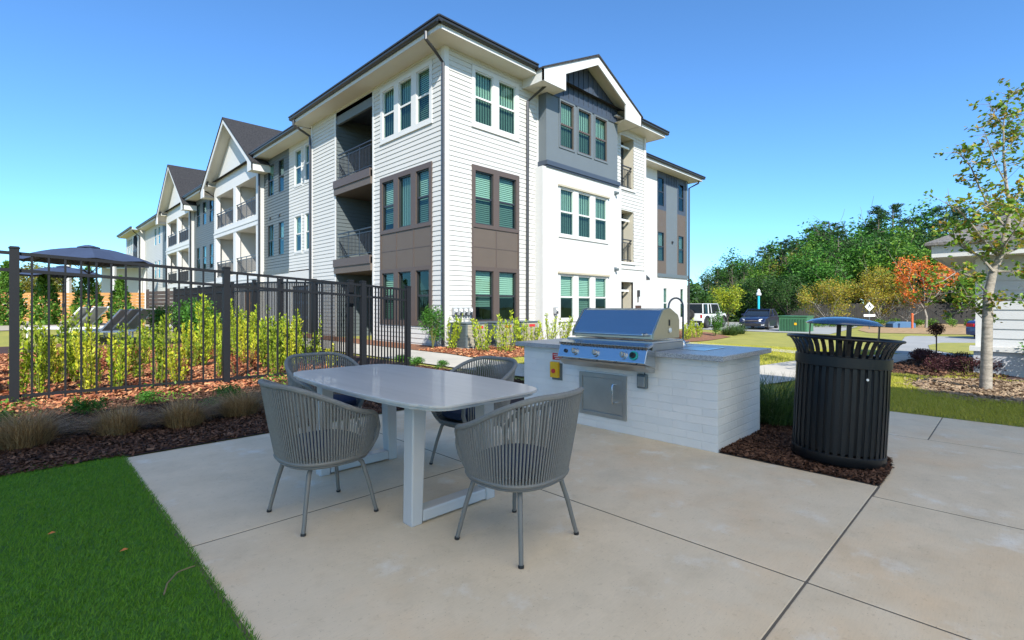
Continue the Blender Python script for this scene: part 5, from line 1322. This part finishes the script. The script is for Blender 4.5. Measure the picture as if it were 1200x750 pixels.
tb = mat('turf_blades', (.07,.25,.01), .5, var=.35, vscale=2.6, trans=.15, spec=.3, island=[(.12,.32,.012),(.18,.43,.018),(.24,.52,.03),(.32,.58,.06),(.08,.22,.01)])
V = blades(400000, -12.5, -8.485, -11.4, -6.31, .019, .0020, 22, z0=.003, keep=lambda x,y,g: incam(x,y)*(1 > 0) > 0)
tag(fastmesh('turf_grass', V, 3, tb), 'short bright green artificial turf in the left foreground', 'turf', kind='stuff')
lb = leafmat('lawn_blades', [(.26,.28,.02),(.38,.37,.035),(.46,.41,.07),(.20,.25,.02)], .2, .6)
def lawn_keep(x, y, g):
    d = np.hypot(x-1.93, (y+11.9)*1.2); ok = incam(x,y) & (d > 1.3)
    pc = np.interp(x, [-2,-.1,1.4,5,8,12], [-7,-8.45,-8.8,-9.2,-9.6,-10.2])
    ok &= ~((np.abs(y-pc) < .76) & (x > -1.0)); ok &= ~((x > 3) & (x < 9) & (y < -9.95+.0*x) & (y > -11.2)); ok &= ~((x < -.95) & (y > -8.0))
    ok &= (x > -1.24) | (y > -10.74); ok &= ~((x < -2.75) & (y < -6)); return ok
V = np.concatenate([blades(110000, -1.3, 3.4, -16, -9.4, .045, .004, 31, keep=lawn_keep), blades(60000, 3., 12, -12, -2.5, .05, .007, 32, keep=lawn_keep), blades(20000,-2.8,3.,-10.8,-3.2,.06,.005,33,keep=lambda x,y,g: lawn_keep(x,y,g)&(x>-.95))])
tag(fastmesh('lawn_grass', V, 3, lb), 'yellow green lawn grass between the paths on the right', 'grass', kind='stuff')
def chips(n, poly_keep, x0,x1,y0,y1, size, seed, z0=.012):
    g = np.random.default_rng(seed); x = g.uniform(x0,x1,n); y = g.uniform(y0,y1,n); k = poly_keep(x,y,g) & incam(x,y); x=x[k]; y=y[k]; n=len(x)
    P = np.stack([x,y,H(x,y)+z0+g.random(n)*.022],1); q = g.random(n)*6.28; D = np.stack([np.cos(q),np.sin(q),g.normal(size=n)*.30],1); W = np.stack([-np.sin(q),np.cos(q),g.normal(size=n)*.5],1)
    L_ = (size*(.4+1.2*g.random(n)**2))[:,None]; w = (size*.16*(.5+g.random(n)))[:,None]
    return np.stack([P-D*L_/2-W*w, P+D*L_/2-W*w, P+D*L_/2+W*w, P-D*L_/2+W*w],1).reshape(-1,3)
cm = leafmat('bark_chips', [(.05,.022,.012),(.11,.05,.028),(.19,.10,.06),(.03,.013,.008),(.075,.034,.018)], 0, .9)
sm = leafmat('straw_chips', [(.30,.10,.045),(.44,.17,.07),(.54,.28,.13),(.16,.055,.03),(.38,.11,.055)], 0, .9)
V = np.concatenate([chips(150000, lambda x,y,g: (y > -6.54)|(x < -8.5), -14,-2.8,-6.54,-2.9,.042,41,.014), chips(38000, lambda x,y,g: (y > -11.41)&(x < -2.9)&(y > np.interp(x,[-4.6,-4.1,-3.78,-3.56,-3.42,-3.22,-3.0],[-11.41,-11.405,-11.355,-11.21,-10.99,-10.82,-10.74]))&~((x > -4.62)&(x < -3.55)&(y > -10.2)), -4.60,-2.85,-11.41,-9.2,.034,42,.008), chips(6000, lambda x,y,g: x > 3.2, 3.2,9,-12,-10.1,.07,43,.016)])
tag(fastmesh('mulch_chips', V, 4, cm), 'dark brown shredded bark mulch in the shaded beds', 'mulch', kind='stuff')
V = np.concatenate([chips(75000, lambda x,y,g: y > -3.3+.2*np.sin(x*3), -14,-4.2,-3.6,6,.075,44,.026), chips(9000, lambda x,y,g: (y < 0), -.95,6,-3,0,.08,45,.024)])
ring_chips = chips(9000, lambda x,y,g: np.hypot(x-1.93,(y+11.9)*1.25) < 1.25+.22*g.normal(size=len(x)), .2,3.6,-13.2,-10.6,.06,46,.014)
tag(fastmesh('dry_mulch', ring_chips, 4, leafmat('dry_chips', [(.20,.13,.08),(.30,.21,.13),(.36,.27,.17),(.13,.08,.05)], 0, .9)), 'dry tan mulch scattered round the trunk of the young tree', 'mulch', kind='stuff')
tag(fastmesh('pine_straw', V, 4, sm), 'orange brown pine straw and fallen leaves in the sunny beds', 'pine straw', kind='stuff')
# a few fallen leaves and a twig on the turf
for i, (x, y) in enumerate([cam_to_world(*((145-0)*1., 2.7)), cam_to_world(60, 2.9)]):
    m_ = MB(); m_.poly([(-.018,0,.028),(0,-.012,.032),(.02,0,.030),(.004,.013,.036)]); o = m_.build('fallen_leaf', mat('orange_leaf', (.50,.16,.04), .7)); o.location = (x, y, 0)
    tag(o, ('orange brown fallen leaf lying on the middle of the turf','brown fallen leaf near the left edge of the turf')[i], 'leaf')
m_ = MB(); q0 = cam_to_world(195, 2.33)
m_.tube([(*cam_to_world(u, Y), .032+z) for u, Y, z in ((192,2.28,0),(196,2.36,.006),(208,2.45,.012),(222,2.50,.008),(228,2.53,0))], .0035, 5); o = m_.build('twig', mat('twig_brown', (.20,.15,.08), .8)); tag(o, 'thin curved twig lying on the turf near the patio edge', 'twig')

# ------------------------------------------------------------------ condensers and meters at the facade
def condenser():
    o = empty('air_conditioner', (0,0,.08), 'c', 'air conditioner', 'air conditioners along the right hand facade')
    m_ = MB(); m_.box(0,.78,0,.80,0,.05); m_.build('pad', conc2_m, o)
    m_ = MB(); m_.box(0.01,.77,.01,.79,.05,.74)
    b = m_.build('casing', M['cond'], o, bevel=.01)
    m_ = MB(); f = Fac('L', .01)
    for k in range(15): f.box(m_, .05, .75, .09+k*.042, .115+k*.042, 0, .012)
    m_.build('louvre', M['cond'], b)
    m_ = MB(); f = Fac('R', .01)
    for k in range(15): f.box(m_, .05, .73, .09+k*.042, .118+k*.042, 0, .014)
    m_.build('louvre', M['tan'], b)
    m_ = MB(); m_.box(.36,.62,-.008,-.005,.60,.67); m_.build('label_plate', M['red'], b)
    m_ = MB(); m_.box(-.01,.79,-.01,.81,.74,.775); m_.build('top_cover', M['cond'], o, bevel=.01)
    return o
ac = condenser(); ac.location = (-.1,-1.15,.08); ac['label'] = 'leftmost grey and tan air conditioner beside the building corner'
for i, x in enumerate((.98, 2.06)):
    dup(ac, (x,-1.22,.08), 0, label=('middle air conditioner, under the brown framed ground floor windows','air conditioner rising behind the left end of the counter')[i], group='air conditioners along the right hand facade')
for i, (x, y, ax) in enumerate([(.32,-.03,'R'),(.52,-.03,'R'),(.72,-.03,'R'),(.92,-.03,'R'),(4.62,-.43,'R'),(-.03,.32,'L')]):
    o = empty('electric_meter', (x, y, 1.15), ('leftmost grey electric meter in the row of four by the corner','second grey electric meter of the row of four','third grey electric meter of the row of four','rightmost grey electric meter beside the brown window frame','single grey electric meter on the white bay wall','grey electric meter on the left facade, behind the dark shrub')[i], 'electric meter', 'electric meters on the facade', 0 if ax == 'R' else -math.pi/2)
    m_ = MB(); m_.box(-.075,.075,-.10,.01,-.1,.14); b = m_.build('meter_box', mat('meter_grey', (.30,.31,.31), .5), o, bevel=.008)
    m_ = MB(); m_.tube([(0,-.10,.05),(0,-.14,.05)], .05, 12); m_.build('dial', M['glass_lo'] if 0 else M['offwhite'], b)
    m_ = MB(); m_.box(-.05,.05,-.115,-.101,-.09,-.03); m_.build('cover', M['gutter'], b)
    m_ = MB(); m_.tube([(0,-.03,-.1),(0,-.03,-1.1)], .018, 8); m_.build('conduit', mat('meter_grey', (.3,.3,.3), .5), o)

# ------------------------------------------------------------------ garage on the right
GG = empty('garage', (4.6,-11.58,-.25), 'pale sided garage with stone base and dark hipped roof on the right', 'garage')
f = Fac('L', 0.)
gx, gy, gz = GG.location
lapm = mat('pale_lap', (.46,.46,.45), .6, var=.03)
COURSE = .19
lap(Fac('L', 0), 'lap_siding', lapm, -9, -.1, .78, 2.7, [], GG)
mb = MB(); mb.box(-.03,.12,-.12,.03,.78,2.7); mb.build('corner_board', M['white_trim'], GG)
mb = MB(); mb.box(0,7,-.02,0,.0,2.7); mb.build('end_wall', lapm, GG)
mb = MB(); mb.box(-.22,.1,-9,.05,-.2,.70); mb.build('stone_base', mat('stucco_base', (.42,.42,.43), .8, bump=.3, bscale=40), GG)
mb = MB(); mb.box(-.28,.1,-9,.11,.70,.79); mb.build('base_cap', M['white_trim'], GG)
mb = MB(); mb.box(-.55,7.6,-9.6,.62,2.58,2.62); mb.build('eave_soffit', M['soffit'], GG)
mb = MB(); mb.box(-.59,-.55,-9.6,.66,2.57,2.84); mb.box(-.55,7.6,.62,.66,2.57,2.84); mb.build('eave_fascia', M['white_trim'], GG)
mb = MB(); a = .7; z0 = 2.86; sl_ = .50
X0,X1,Y0,Y1 = -a,7.8,-9.7,.76; r_ = (X1-X0)/2
mb.poly([(X0,Y1,z0),(X1,Y1,z0),(X0+r_,Y1-r_,z0+r_*sl_)]); mb.poly([(X0,Y1,z0),(X0+r_,Y1-r_,z0+r_*sl_),(X0+r_,Y0+r_,z0+r_*sl_),(X0,Y0,z0)]); mb.poly([(X1,Y1,z0),(X0+r_,Y1-r_,z0+r_*sl_),(X0+r_,Y0+r_,z0+r_*sl_),(X1,Y0,z0)]); mb.poly([(X0,Y0,z0),(X1,Y0,z0),(X0+r_,Y0+r_,z0+r_*sl_)])
mb.box(X0,X1,Y0,Y1,z0-.05,z0-.002)
mb.build('roof', mat('grey_shingle', (.20,.185,.17), .95, col2=(.10,.095,.09), vscale=7, bump=.8, bscale=22, stretch=(1.5,4,4)), GG)

# ------------------------------------------------------------------ utility box, posts, signs
UB = empty('utility_box', onground(27.6,-1.0), 'green metal utility box at the edge of the parking lot', 'utility box')
gr_ = mat('utility_green', (.05,.16,.075), .45, var=.1)
m_ = MB(); m_.box(0,1.5,-1.5,.2,0,1.0); m_.build('casing', gr_, UB, bevel=.02)
m_ = MB()
for k in range(9): m_.box(-.03,-.001,-1.4+k*.17,-1.31+k*.17,.08,.86)
m_.build('louvre', mat('utility_dark', (.03,.10,.05), .5), UB)
m_ = MB(); m_.box(-.05,1.55,-1.55,.25,1.0,1.06); m_.build('lid', gr_, UB, bevel=.01)
m_ = MB(); m_.box(-.04,-.031,-.9,-.75,.45,.6); m_.build('hazard_sticker', M['yellow'], UB)
PO = empty('marker_post', (*cam_to_world(889, 40), -.42), 'slim turquoise post with a white finial behind the dark blue sedan', 'post')
m_ = MB(); m_.tube([(0,0,0),(0,0,2.55)], .09, 10); m_.build('shaft', mat('turquoise_paint', (.02,.42,.50), .4), PO)
m_ = MB(); m_.lathe([(.12,2.55),(.19,2.6),(.19,2.75),(.10,2.8),(.12,2.95),(.04,3.08),(0,3.1)], 14); m_.build('finial', M['offwhite'], PO, smooth=True)
SG = empty('road_sign', (*cam_to_world(1019, 37), -.42), 'white diamond road sign with a small white plate below it', 'sign', rz=-math.atan2(.7047,.7095))
m_ = MB(); m_.tube([(0,.03,0),(0,.03,2.0)], .03, 8); m_.build('post', M['cond'], SG)
m_ = MB(); m_.prism([(-.34,0,1.68),(0,0,1.34),(.34,0,1.68),(0,0,2.02)], (0,.02,0)); dm = m_.build('sign_board', M['offwhite'], SG)
m_ = MB(); m_.prism([(-.15,-.004,1.60),(-.05,-.004,1.60),(0,-.004,1.72),(.05,-.004,1.60),(.15,-.004,1.60),(.05,-.004,1.78),(.05,-.004,1.86),(-.05,-.004,1.86),(-.05,-.004,1.78)], (0,.003,0)); m_.build('symbol', M['gutter'], dm)
m_ = MB(); m_.box(-.42,.42,0,.02,.95,1.12); m_.build('plate', M['offwhite'], SG)
BO = empty('marker_bollard', (*cam_to_world(1069, 38), -.42), 'orange utility marker post left of the red maple', 'post')
m_ = MB(); m_.tube([(0,0,0),(0,0,1.05)], .07, 10); m_.build('shaft', mat('orange_paint', (.62,.12,.03), .5), BO)
m_ = MB(); m_.lathe([(.085,1.05),(.09,1.12),(0,1.2)], 12); m_.build('cap', mat('orange_paint', (.6,.1,.03), .5), BO)
WT = empty('blue_cover', (*cam_to_world(1060, 39), -.42), 'low dark blue cover beside the orange post', 'cover', rz=-.78)  # low blue shape, built as a plain cover
m_ = MB(); m_.prism([(-.9,0,.02),(.9,0,.02),(.9,0,.35),(.6,0,.5),(-.6,0,.5),(-.9,0,.35)], (0,.8,0)); m_.build('shell', mat('dull_blue', (.05,.12,.22), .6), WT, bevel=.03)
m_ = MB(); m_.box(-.95,.95,-.05,.85,0,.03); m_.build('base', M['gutter'], WT)
# dark board fence in front of the wood
a, b = cam_to_world(925, 50), cam_to_world(1170, 46)
BF = empty('board_fence', (a[0], a[1], -.42), 'dark weathered board fence at the foot of the wood', 'fence', rz=math.atan2(b[1]-a[1], b[0]-a[0]))
Ln = math.hypot(b[0]-a[0], b[1]-a[1]); m_ = MB()
for k in range(int(Ln/.16)): m_.box(k*.16, k*.16+.145, 0, .02, .05, 1.95+.03*math.sin(k*1.7))
m_.build('boards', mat('weathered_board', (.035,.032,.028), .9, var=.4, vscale=2), BF)
for k in range(0, int(Ln), 3):
    m_ = MB(); m_.box(k-.05, k+.05, .03, .13, 0, 2.0); m_.build('post', M['brown_trim'], BF)

# ------------------------------------------------------------------ cars
def car(name, label, L_, W_, body_c, prof, roof, wheel_r, wb, kind):
    """prof: lower body side outline (x forward); roof: greenhouse outline; all metres, origin centre ground"""
    o = empty(name, (0,0,0), label, 'car')
    paint = mat(name+'_paint', body_c, .28, coat=.6, spec=.5); gl = mat('car_glass', (.015,.02,.025), .06, spec=.8); tyre = mat('tyre', (.015,.015,.015), .85); trim = M['gutter']
    hw = W_/2
    # body: cross sections along the outline, narrower at the top and at the ends
    bm = bmesh.new()
    layers = []
    for (fy, fz) in ((-1,0),(1,0)): pass
    me = MB(); n = len(prof)
    rows = []
    for s in (-1, -.93, .93, 1):
        row = []
        for (x, z) in prof:
            t = 1 if abs(s) == 1 else 0
            end = sst(L_*.36, L_*.5, abs(x)); y = s*hw*(1-.10*end*(1 if t else .6))
            zz_ = z-(.045 if t and z > .5 else 0)+(.0); y *= (1-.04*max(0, z-.75))
            row.append((x*(1-.006*t), float(y), zz_))
        rows.append(row)
    base = 0
    for row in rows: me.v += row
    for r in range(3):
        for i in range(n):
            j = (i+1) % n; me.f.append((r*n+i, r*n+j, (r+1)*n+j, (r+1)*n+i))
    me.f.append(tuple(range(n))); me.f.append(tuple(range(4*n-1, 3*n-1, -1)))
    b = me.build('body', paint, o, smooth=True)
    # greenhouse
    m_ = MB(); k = len(roof); tum = .82 if kind == 'sedan' else .90
    zt = max(z for _, z in roof); zb = min(z for _, z in roof)
    for s in (-1, 1):
        for (x, z) in roof: m_.v.append((x, s*hw*(.95-(.95-tum)*(z-zb)/(zt-zb)), z))
    m_.f.append(tuple(range(k))); m_.f.append(tuple(range(2*k-1, k-1, -1)))
    for i in range(k): j = (i+1) % k; m_.f.append((i, j, k+j, k+i))
    gh = m_.build('cabin', gl, o, smooth=True)
    # roof skin and pillars in body colour
    tops = [p for p in roof if p[1] > zt-.12]; xa, xb = min(p[0] for p in tops), max(p[0] for p in tops)
    m_ = MB(); m_.prism([(xa-.03,-hw*tum-.01,zt-.02),(xa+.05,-hw*tum,zt+.025),(xb-.05,-hw*tum,zt+.025),(xb+.03,-hw*tum-.01,zt-.02)], (0, 2*hw*tum+.01, 0)); m_.build('roof', paint if kind == 'sedan' else mat('hardtop', (.30,.30,.30), .5), o, bevel=.02)
    fr_, re_ = roof[-1], roof[0]
    for s in (-1, 1):
        def pp(x, z): return Vector((x, s*hw*(.95-(.95-tum)*(z-zb)/(zt-zb)+.006), z))
        m_ = MB(); 
        for (x0, z0, x1, z1, r) in ((fr_[0],fr_[1],xb,zt,.03),(re_[0],re_[1],xa,zt,.045),((fr_[0]+re_[0])/2-.05,zb,(xa+xb)/2,zt,.035)):
            m_.tube([pp(x0,z0), pp(x1,z1)], r, 6)
        if kind != 'sedan': m_.tube([pp(re_[0]+.95,zb), pp(re_[0]+.95,zt)], .05, 6)
        m_.tube([pp(xa,zt), pp(xb,zt)], .03, 6); m_.build('pillar', paint, o)
        m_ = MB(); m_.box(fr_[0]-.45, fr_[0]-.27, s*(hw+.0), s*(hw+.17), zb+.02, zb+.15) if s > 0 else m_.box(fr_[0]-.45, fr_[0]-.27, -(hw+.17), -hw, zb+.02, zb+.15); m_.build('mirror', paint, o, bevel=.02)
        for xx in (-wb/2+.1, wb/2-.1): pass
        for xx in (wb/2, -wb/2):
            m_ = MB(); m_.lathe([(wheel_r+.055,-.02),(wheel_r+.055,.02)], 28); m_.xf(Matrix.Translation((xx,s*(hw-.005),wheel_r)) @ Matrix.Rotation(R(90),4,'X')); 
            m_ = MB(); m_.lathe([(0,-.10),(wheel_r*.9,-.11),(wheel_r,-.09),(wheel_r,.09),(wheel_r*.9,.11),(0,.10)], 28); m_.xf(Matrix.Translation((xx,s*(hw-.085),wheel_r)) @ Matrix.Rotation(R(90),4,'X')); wl = m_.build('wheel', tyre, o, smooth=True)
            m_ = MB(); m_.lathe([(0,.03),(wheel_r*.25,.028),(wheel_r*.60,.0),(wheel_r*.66,.012),(wheel_r*.66,-.01),(0,-.01)], 20); m_.xf(Matrix.Translation((xx,s*(hw+.015),wheel_r)) @ Matrix.Rotation(R(-90*s),4,'X')); m_.build('rim', mat('alloy', (.35,.36,.37), .3, metal=.9), wl, smooth=True)
        for xx in ((.55,.0) if kind == 'sedan' else (.75,-.25)):
            m_ = MB(); m_.box(xx-.1,xx+.06,s*(hw*.985)-.01,s*(hw*.985)+.01 + .02*s,.84,.87); m_.build('door_handle', trim, o)
    return o, hw
sprof = [(-2.40,.30),(-2.42,.62),(-2.36,.92),(-2.2,1.0),(-1.55,1.02),(.85,.98),(1.5,.92),(2.15,.78),(2.36,.66),(2.42,.50),(2.38,.24),(1.85,.20),(1.78,.40),(1.62,.60),(1.40,.68),(1.15,.60),(1.02,.40),(.96,.20),(-.98,.20),(-1.02,.40),(-1.15,.60),(-1.40,.68),(-1.62,.60),(-1.76,.40),(-1.84,.22)]
sroof = [(-1.75,.98),(-1.05,1.36),(-.6,1.43),(.05,1.45),(.40,1.38),(1.15,.97)]
def sedan(name, label, col):
    o, hw = car(name, label, 4.84, 1.82, col, sprof, sroof, .33, 2.80, 'sedan')
    m_ = MB(); m_.box(2.34,2.425,-.62,.62,.30,.46); m_.build('lower_grille', M['gutter'], o, bevel=.01)
    m_ = MB(); m_.box(2.30,2.395,-.45,.45,.54,.64); m_.build('grille', M['gutter'], o, bevel=.01)
    m_ = MB(); m_.box(2.33,2.41,-.46,.46,.645,.665); m_.build('chrome_strip', mat('chrome', (.7,.7,.7), .15, metal=1.), o)
    for s in (-1, 1):
        m_ = MB(); m_.prism([(2.16,s*.84,.60),(2.36,s*.70,.57),(2.39,s*.48,.60),(2.30,s*.48,.74),(2.06,s*.80,.78)], (0,0,.0) if 0 else (.02,0,.01)); m_.build('headlight', mat('headlight', (.75,.78,.80), .1, coat=.8), o)
        m_ = MB(); m_.box(-2.44,-2.33,.44 if s > 0 else -.79, .79 if s > 0 else -.44,.70,.86); m_.build('tail_light', mat('tail_red', (.45,.01,.01), .25), o, bevel=.01)
        m_ = MB(); m_.box(2.30,2.40,s*.72-.10,s*.72+.10,.32,.42); m_.build('fog_lamp', M['offwhite'], o, bevel=.01)
    m_ = MB(); m_.box(-2.45,-2.435,-.26,.26,.66,.80); m_.build('licence_plate', M['offwhite'], o)
    return o
s1 = sedan('parked_sedan', 'dark navy blue sedan parked facing us beside the green utility box', (.010,.014,.040))
s1.location = (30.6, 1.45, -.385); s1.rotation_euler = (0,0,math.pi+R(6))
s2 = sedan('blue_sedan', 'bright blue sedan seen from behind beside the garage corner', (.010,.02,.12))
s2.location = (27.8,-12.2,-.45); s2.rotation_euler = (0,0,R(-30))
jprof = [(-2.25,.42),(-2.30,.60),(-2.28,1.10),(-2.2,1.14),(1.0,1.14),(1.9,1.13),(2.18,1.08),(2.25,.95),(2.27,.55),(2.20,.42),(2.02,.42),(1.95,.75),(1.80,.90),(1.22,.92),(1.02,.75),(.92,.40),(-1.0,.40),(-1.06,.75),(-1.22,.92),(-1.80,.92),(-1.98,.75),(-2.05,.42)]
jroof = [(-2.2,1.12),(-2.14,1.82),(-1.9,1.86),(.35,1.84),(.55,1.78),(.98,1.12)]
jp, hw = car('white_suv', 'white boxy four wheel drive car with a spare wheel on its tailgate', 4.7, 1.90, (.62,.63,.62), jprof, jroof, .41, 2.95, 'suv')
m_ = MB(); m_.lathe([(0,-.13),(.34,-.13),(.39,-.10),(.39,.08),(.34,.11),(0,.11)], 28); m_.xf(Matrix.Translation((-2.44,.05,1.05)) @ Matrix.Rotation(R(90),4,'Y')); sw_ = m_.build('spare_wheel', mat('tyre', (.015,)*3, .8), jp, smooth=True)
m_ = MB(); m_.lathe([(0,.0),(.24,.0),(.24,.03),(0,.04)], 20); m_.xf(Matrix.Translation((-2.585,.05,1.05)) @ Matrix.Rotation(R(90),4,'Y')); m_.build('rim', mat('dark_rim', (.06,.06,.06), .4), sw_)
m_ = MB(); m_.box(-2.42,-2.26,-.9,.9,.42,.58); m_.build('rear_bumper', M['gutter'], jp, bevel=.02); m_ = MB(); m_.box(2.22,2.42,-.88,.88,.45,.64); m_.build('front_bumper', M['gutter'], jp, bevel=.02)
for s in (-1, 1):
    m_ = MB(); m_.box(-2.31,-2.27,s*.83-.06,s*.83+.06,.80,1.04); m_.build('tail_light', mat('tail_red', (.45,.01,.01), .25), jp)
    m_ = MB(); m_.tube([(2.24,s*.66,.88),(2.28,s*.66,.88)], .10, 14); m_.build('headlight', mat('headlight', (.75,.78,.80), .1), jp)
    for xx in (1.5, -1.5):
        m_ = MB(); m_.tube([(xx+.52*math.cos(q), s*.955, .41+.53*math.sin(q)) for q in np.linspace(.05, math.pi-.05, 12)], .045, 6); m_.build('fender_flare', M['gutter'], jp, smooth=True)
jp.location = (29.7, 5.35, -.385); jp.rotation_euler = (0,0,R(0))

# ------------------------------------------------------------------ pool terrace things on the left
def umbrella(label, canopy_c):
    o = empty('patio_umbrella', (0,0,0), label, 'umbrella', 'navy patio umbrellas by the pool')
    cm_ = mat('navy_canopy', canopy_c, .85, var=.15, vscale=3); n = 8; R_ = 1.52
    m_ = MB(); top = (0,0,2.92)
    P = [(R_*math.cos(q), R_*math.sin(q), 2.55) for q in [2*math.pi*k/n for k in range(n)]]
    def rib(p, t): a = Vector(top)*(1-t)+Vector(p)*t; a.z += .09*math.sin(math.pi*t)*1.0; return a
    for k in range(n):
        a, b = P[k], P[(k+1) % n]
        for i in range(8):
            t0, t1 = i/8, (i+1)/8
            def mid(t): q = (rib(a,t)+rib(b,t))/2; q.z -= .05*t; return q
            m_.quad(rib(a,t0),rib(a,t1),mid(t1),mid(t0)); m_.quad(mid(t0),mid(t1),rib(b,t1),rib(b,t0))
    cv = m_.build('canopy', cm_, o, recalc=False)
    m_ = MB(); m_.lathe([(.0,3.0),(.10,2.985),(.24,2.94),(.25,2.92)], 16); m_.build('vent_cap', cm_, cv, smooth=True)
    m_ = MB(); m_.tube([(0,0,0),(0,0,2.95)], .028, 10); m_.build('pole', M['black'], o)
    m_ = MB(); m_.tube([(0,0,1.2),(0,0,1.36)], .05, 10); m_.tube([(.03,0,1.28),(.12,0,1.28)], .012, 6); m_.build('crank', M['black'], o)
    for k in range(n):
        m_ = MB(); m_.tube([tuple(rib(P[k],.03)-Vector((0,0,.02))), tuple(rib(P[k],.5)-Vector((0,0,.02))), tuple(rib(P[k],1)-Vector((0,0,.02)))], .011, 5); m_.tube([(0,0,2.2), tuple(rib(P[k],.5)-Vector((0,0,.03)))], .009, 5); m_.build('rib', M['black'], o)
    m_ = MB(); m_.lathe([(.0,0),(.30,0),(.30,.05),(.06,.09),(.05,.3),(0,.3)], 20); m_.build('base', M['gutter'], o)
    return o
nv = (.030,.048,.095)
u1 = umbrella('large navy patio umbrella showing just above the black fence', nv); x, y = cam_to_world(104, 13.7); u1.location = (x, y, float(H(x,y))-.07)
x, y = cam_to_world(74, 21.5); dup(u1, (x, y, float(H(x,y))-.42), .4, label='second navy umbrella, lower and smaller behind the first', group='navy patio umbrellas by the pool')
def lounger():
    o = empty('sun_lounger', (0,0,0), 'l', 'lounger', 'sun loungers by the pool')
    wf = M['offwhite']; sling = mat('grey_sling', (.42,.41,.38), .8)
    m_ = MB()
    for s in (-.31,.31): m_.box(-.95,.95,s-.02,s+.02,.28,.33)
    m_.build('frame', wf, o)
    for sx in (-.8,.8):
        for s in (-.31,.31): m_ = MB(); m_.box(sx-.02,sx+.02,s-.02,s+.02,0,.28); m_.build('leg', wf, o)
    m_ = MB(); m_.prism([(.95,-.29,.33),(-.25,-.29,.33),(-.25,-.29,.35),(.95,-.29,.35)], (0,.58,0)); m_.build('seat', sling, o)
    m_ = MB(); m_.prism([(-.25,-.29,.33),(-.85,-.29,.98),(-.83,-.29,1.0),(-.22,-.29,.35)], (0,.58,0)); b = m_.build('backrest', sling, o)
    for s in (-.31,.31): m_ = MB(); m_.tube([(-.24,s,.32),(-.87,s,1.0)], .028, 6); m_.build('backrest_frame', wf, b)
    return o
lo_ = lounger()
for i, (u, Y) in enumerate([(72,16.5),(88,16.9),(117,16.0),(130,16.4),(143,16.8)]):
    x, y = cam_to_world(u, Y); loc = (x, y, float(H(x,y))+.02); lb = ('white sun lounger left of the umbrella pole','white sun lounger just left of the second pole, behind the arborvitae','grey sun lounger right of the umbrella pole','second sun lounger right of the umbrella pole','rightmost sun lounger with a raised back')[i]
    if i == 0: lo_.location = loc; lo_.rotation_euler = (0,0,R(138)); lo_['label'] = lb
    else: dup(lo_, loc, R(138), label=lb, group='sun loungers by the pool')
a, b = cam_to_world(-70, 26.5), cam_to_world(169, 26.5)
WF = empty('wooden_fence', (a[0], a[1], float(H(*b))-.05), 'long sunlit orange wooden fence of horizontal boards behind the pool', 'fence', rz=math.atan2(b[1]-a[1], b[0]-a[0]))
Ln = math.hypot(b[0]-a[0], b[1]-a[1]); wd = mat('cedar_board', (.52,.25,.065), .7, col2=(.38,.17,.05), vscale=3, stretch=(1,1,9))
m_ = MB()
for k in range(12): m_.box(0, Ln, 0, .03, .05+k*.155, .19+k*.155)
m_.build('boards', wd, WF)
for k in range(0, int(Ln)+1, 2):
    m_ = MB(); m_.box(k-.05, k+.05, .035, .13, 0, 1.88); m_.build('post', wd, WF)
# darker fence run between the cedar fence and the building
a, b = cam_to_world(171, 26.4), (-2.9, 15.5)
DF = empty('privacy_fence', (a[0], a[1], .35), 'dark brown privacy fence between the cedar fence and the apartment wing', 'fence', rz=math.atan2(b[1]-a[1], b[0]-a[0]))
Ln = math.hypot(b[0]-a[0], b[1]-a[1]); m_ = MB()
for k in range(9): m_.box(0, Ln, 0, .03, .05+k*.19, .22+k*.19)
m_.build('boards', mat('dark_board', (.075,.055,.042), .8, var=.3, vscale=2), DF)
for k in range(0, int(Ln)+1, 2):
    m_ = MB(); m_.box(k-.05, k+.05, .035, .13, 0, 1.85); m_.build('post', M['brown_trim'], DF)
x, y = cam_to_world(142, 44)
PH = empty('pool_house', (x, y, .45), 'small pool pavilion with a flat dark navy roof behind the umbrella', 'pavilion', rz=-math.atan2(.7047,.7095))
m_ = MB(); m_.box(-3.2,1.0,-2,2,4.35,4.85); m_.build('roof', mat('navy_roof', (.03,.05,.09), .6), PH)
for sx in (-3.0,.8):
    for sy in (-1.8,1.8): m_ = MB(); m_.box(sx-.12,sx+.12,sy-.12,sy+.12,0,4.35); m_.build('post', M['white_trim'], PH)
m_ = MB(); m_.box(-2.9,.7,1.5,1.7,0,4.3); m_.build('wall', M['white_siding'], PH)
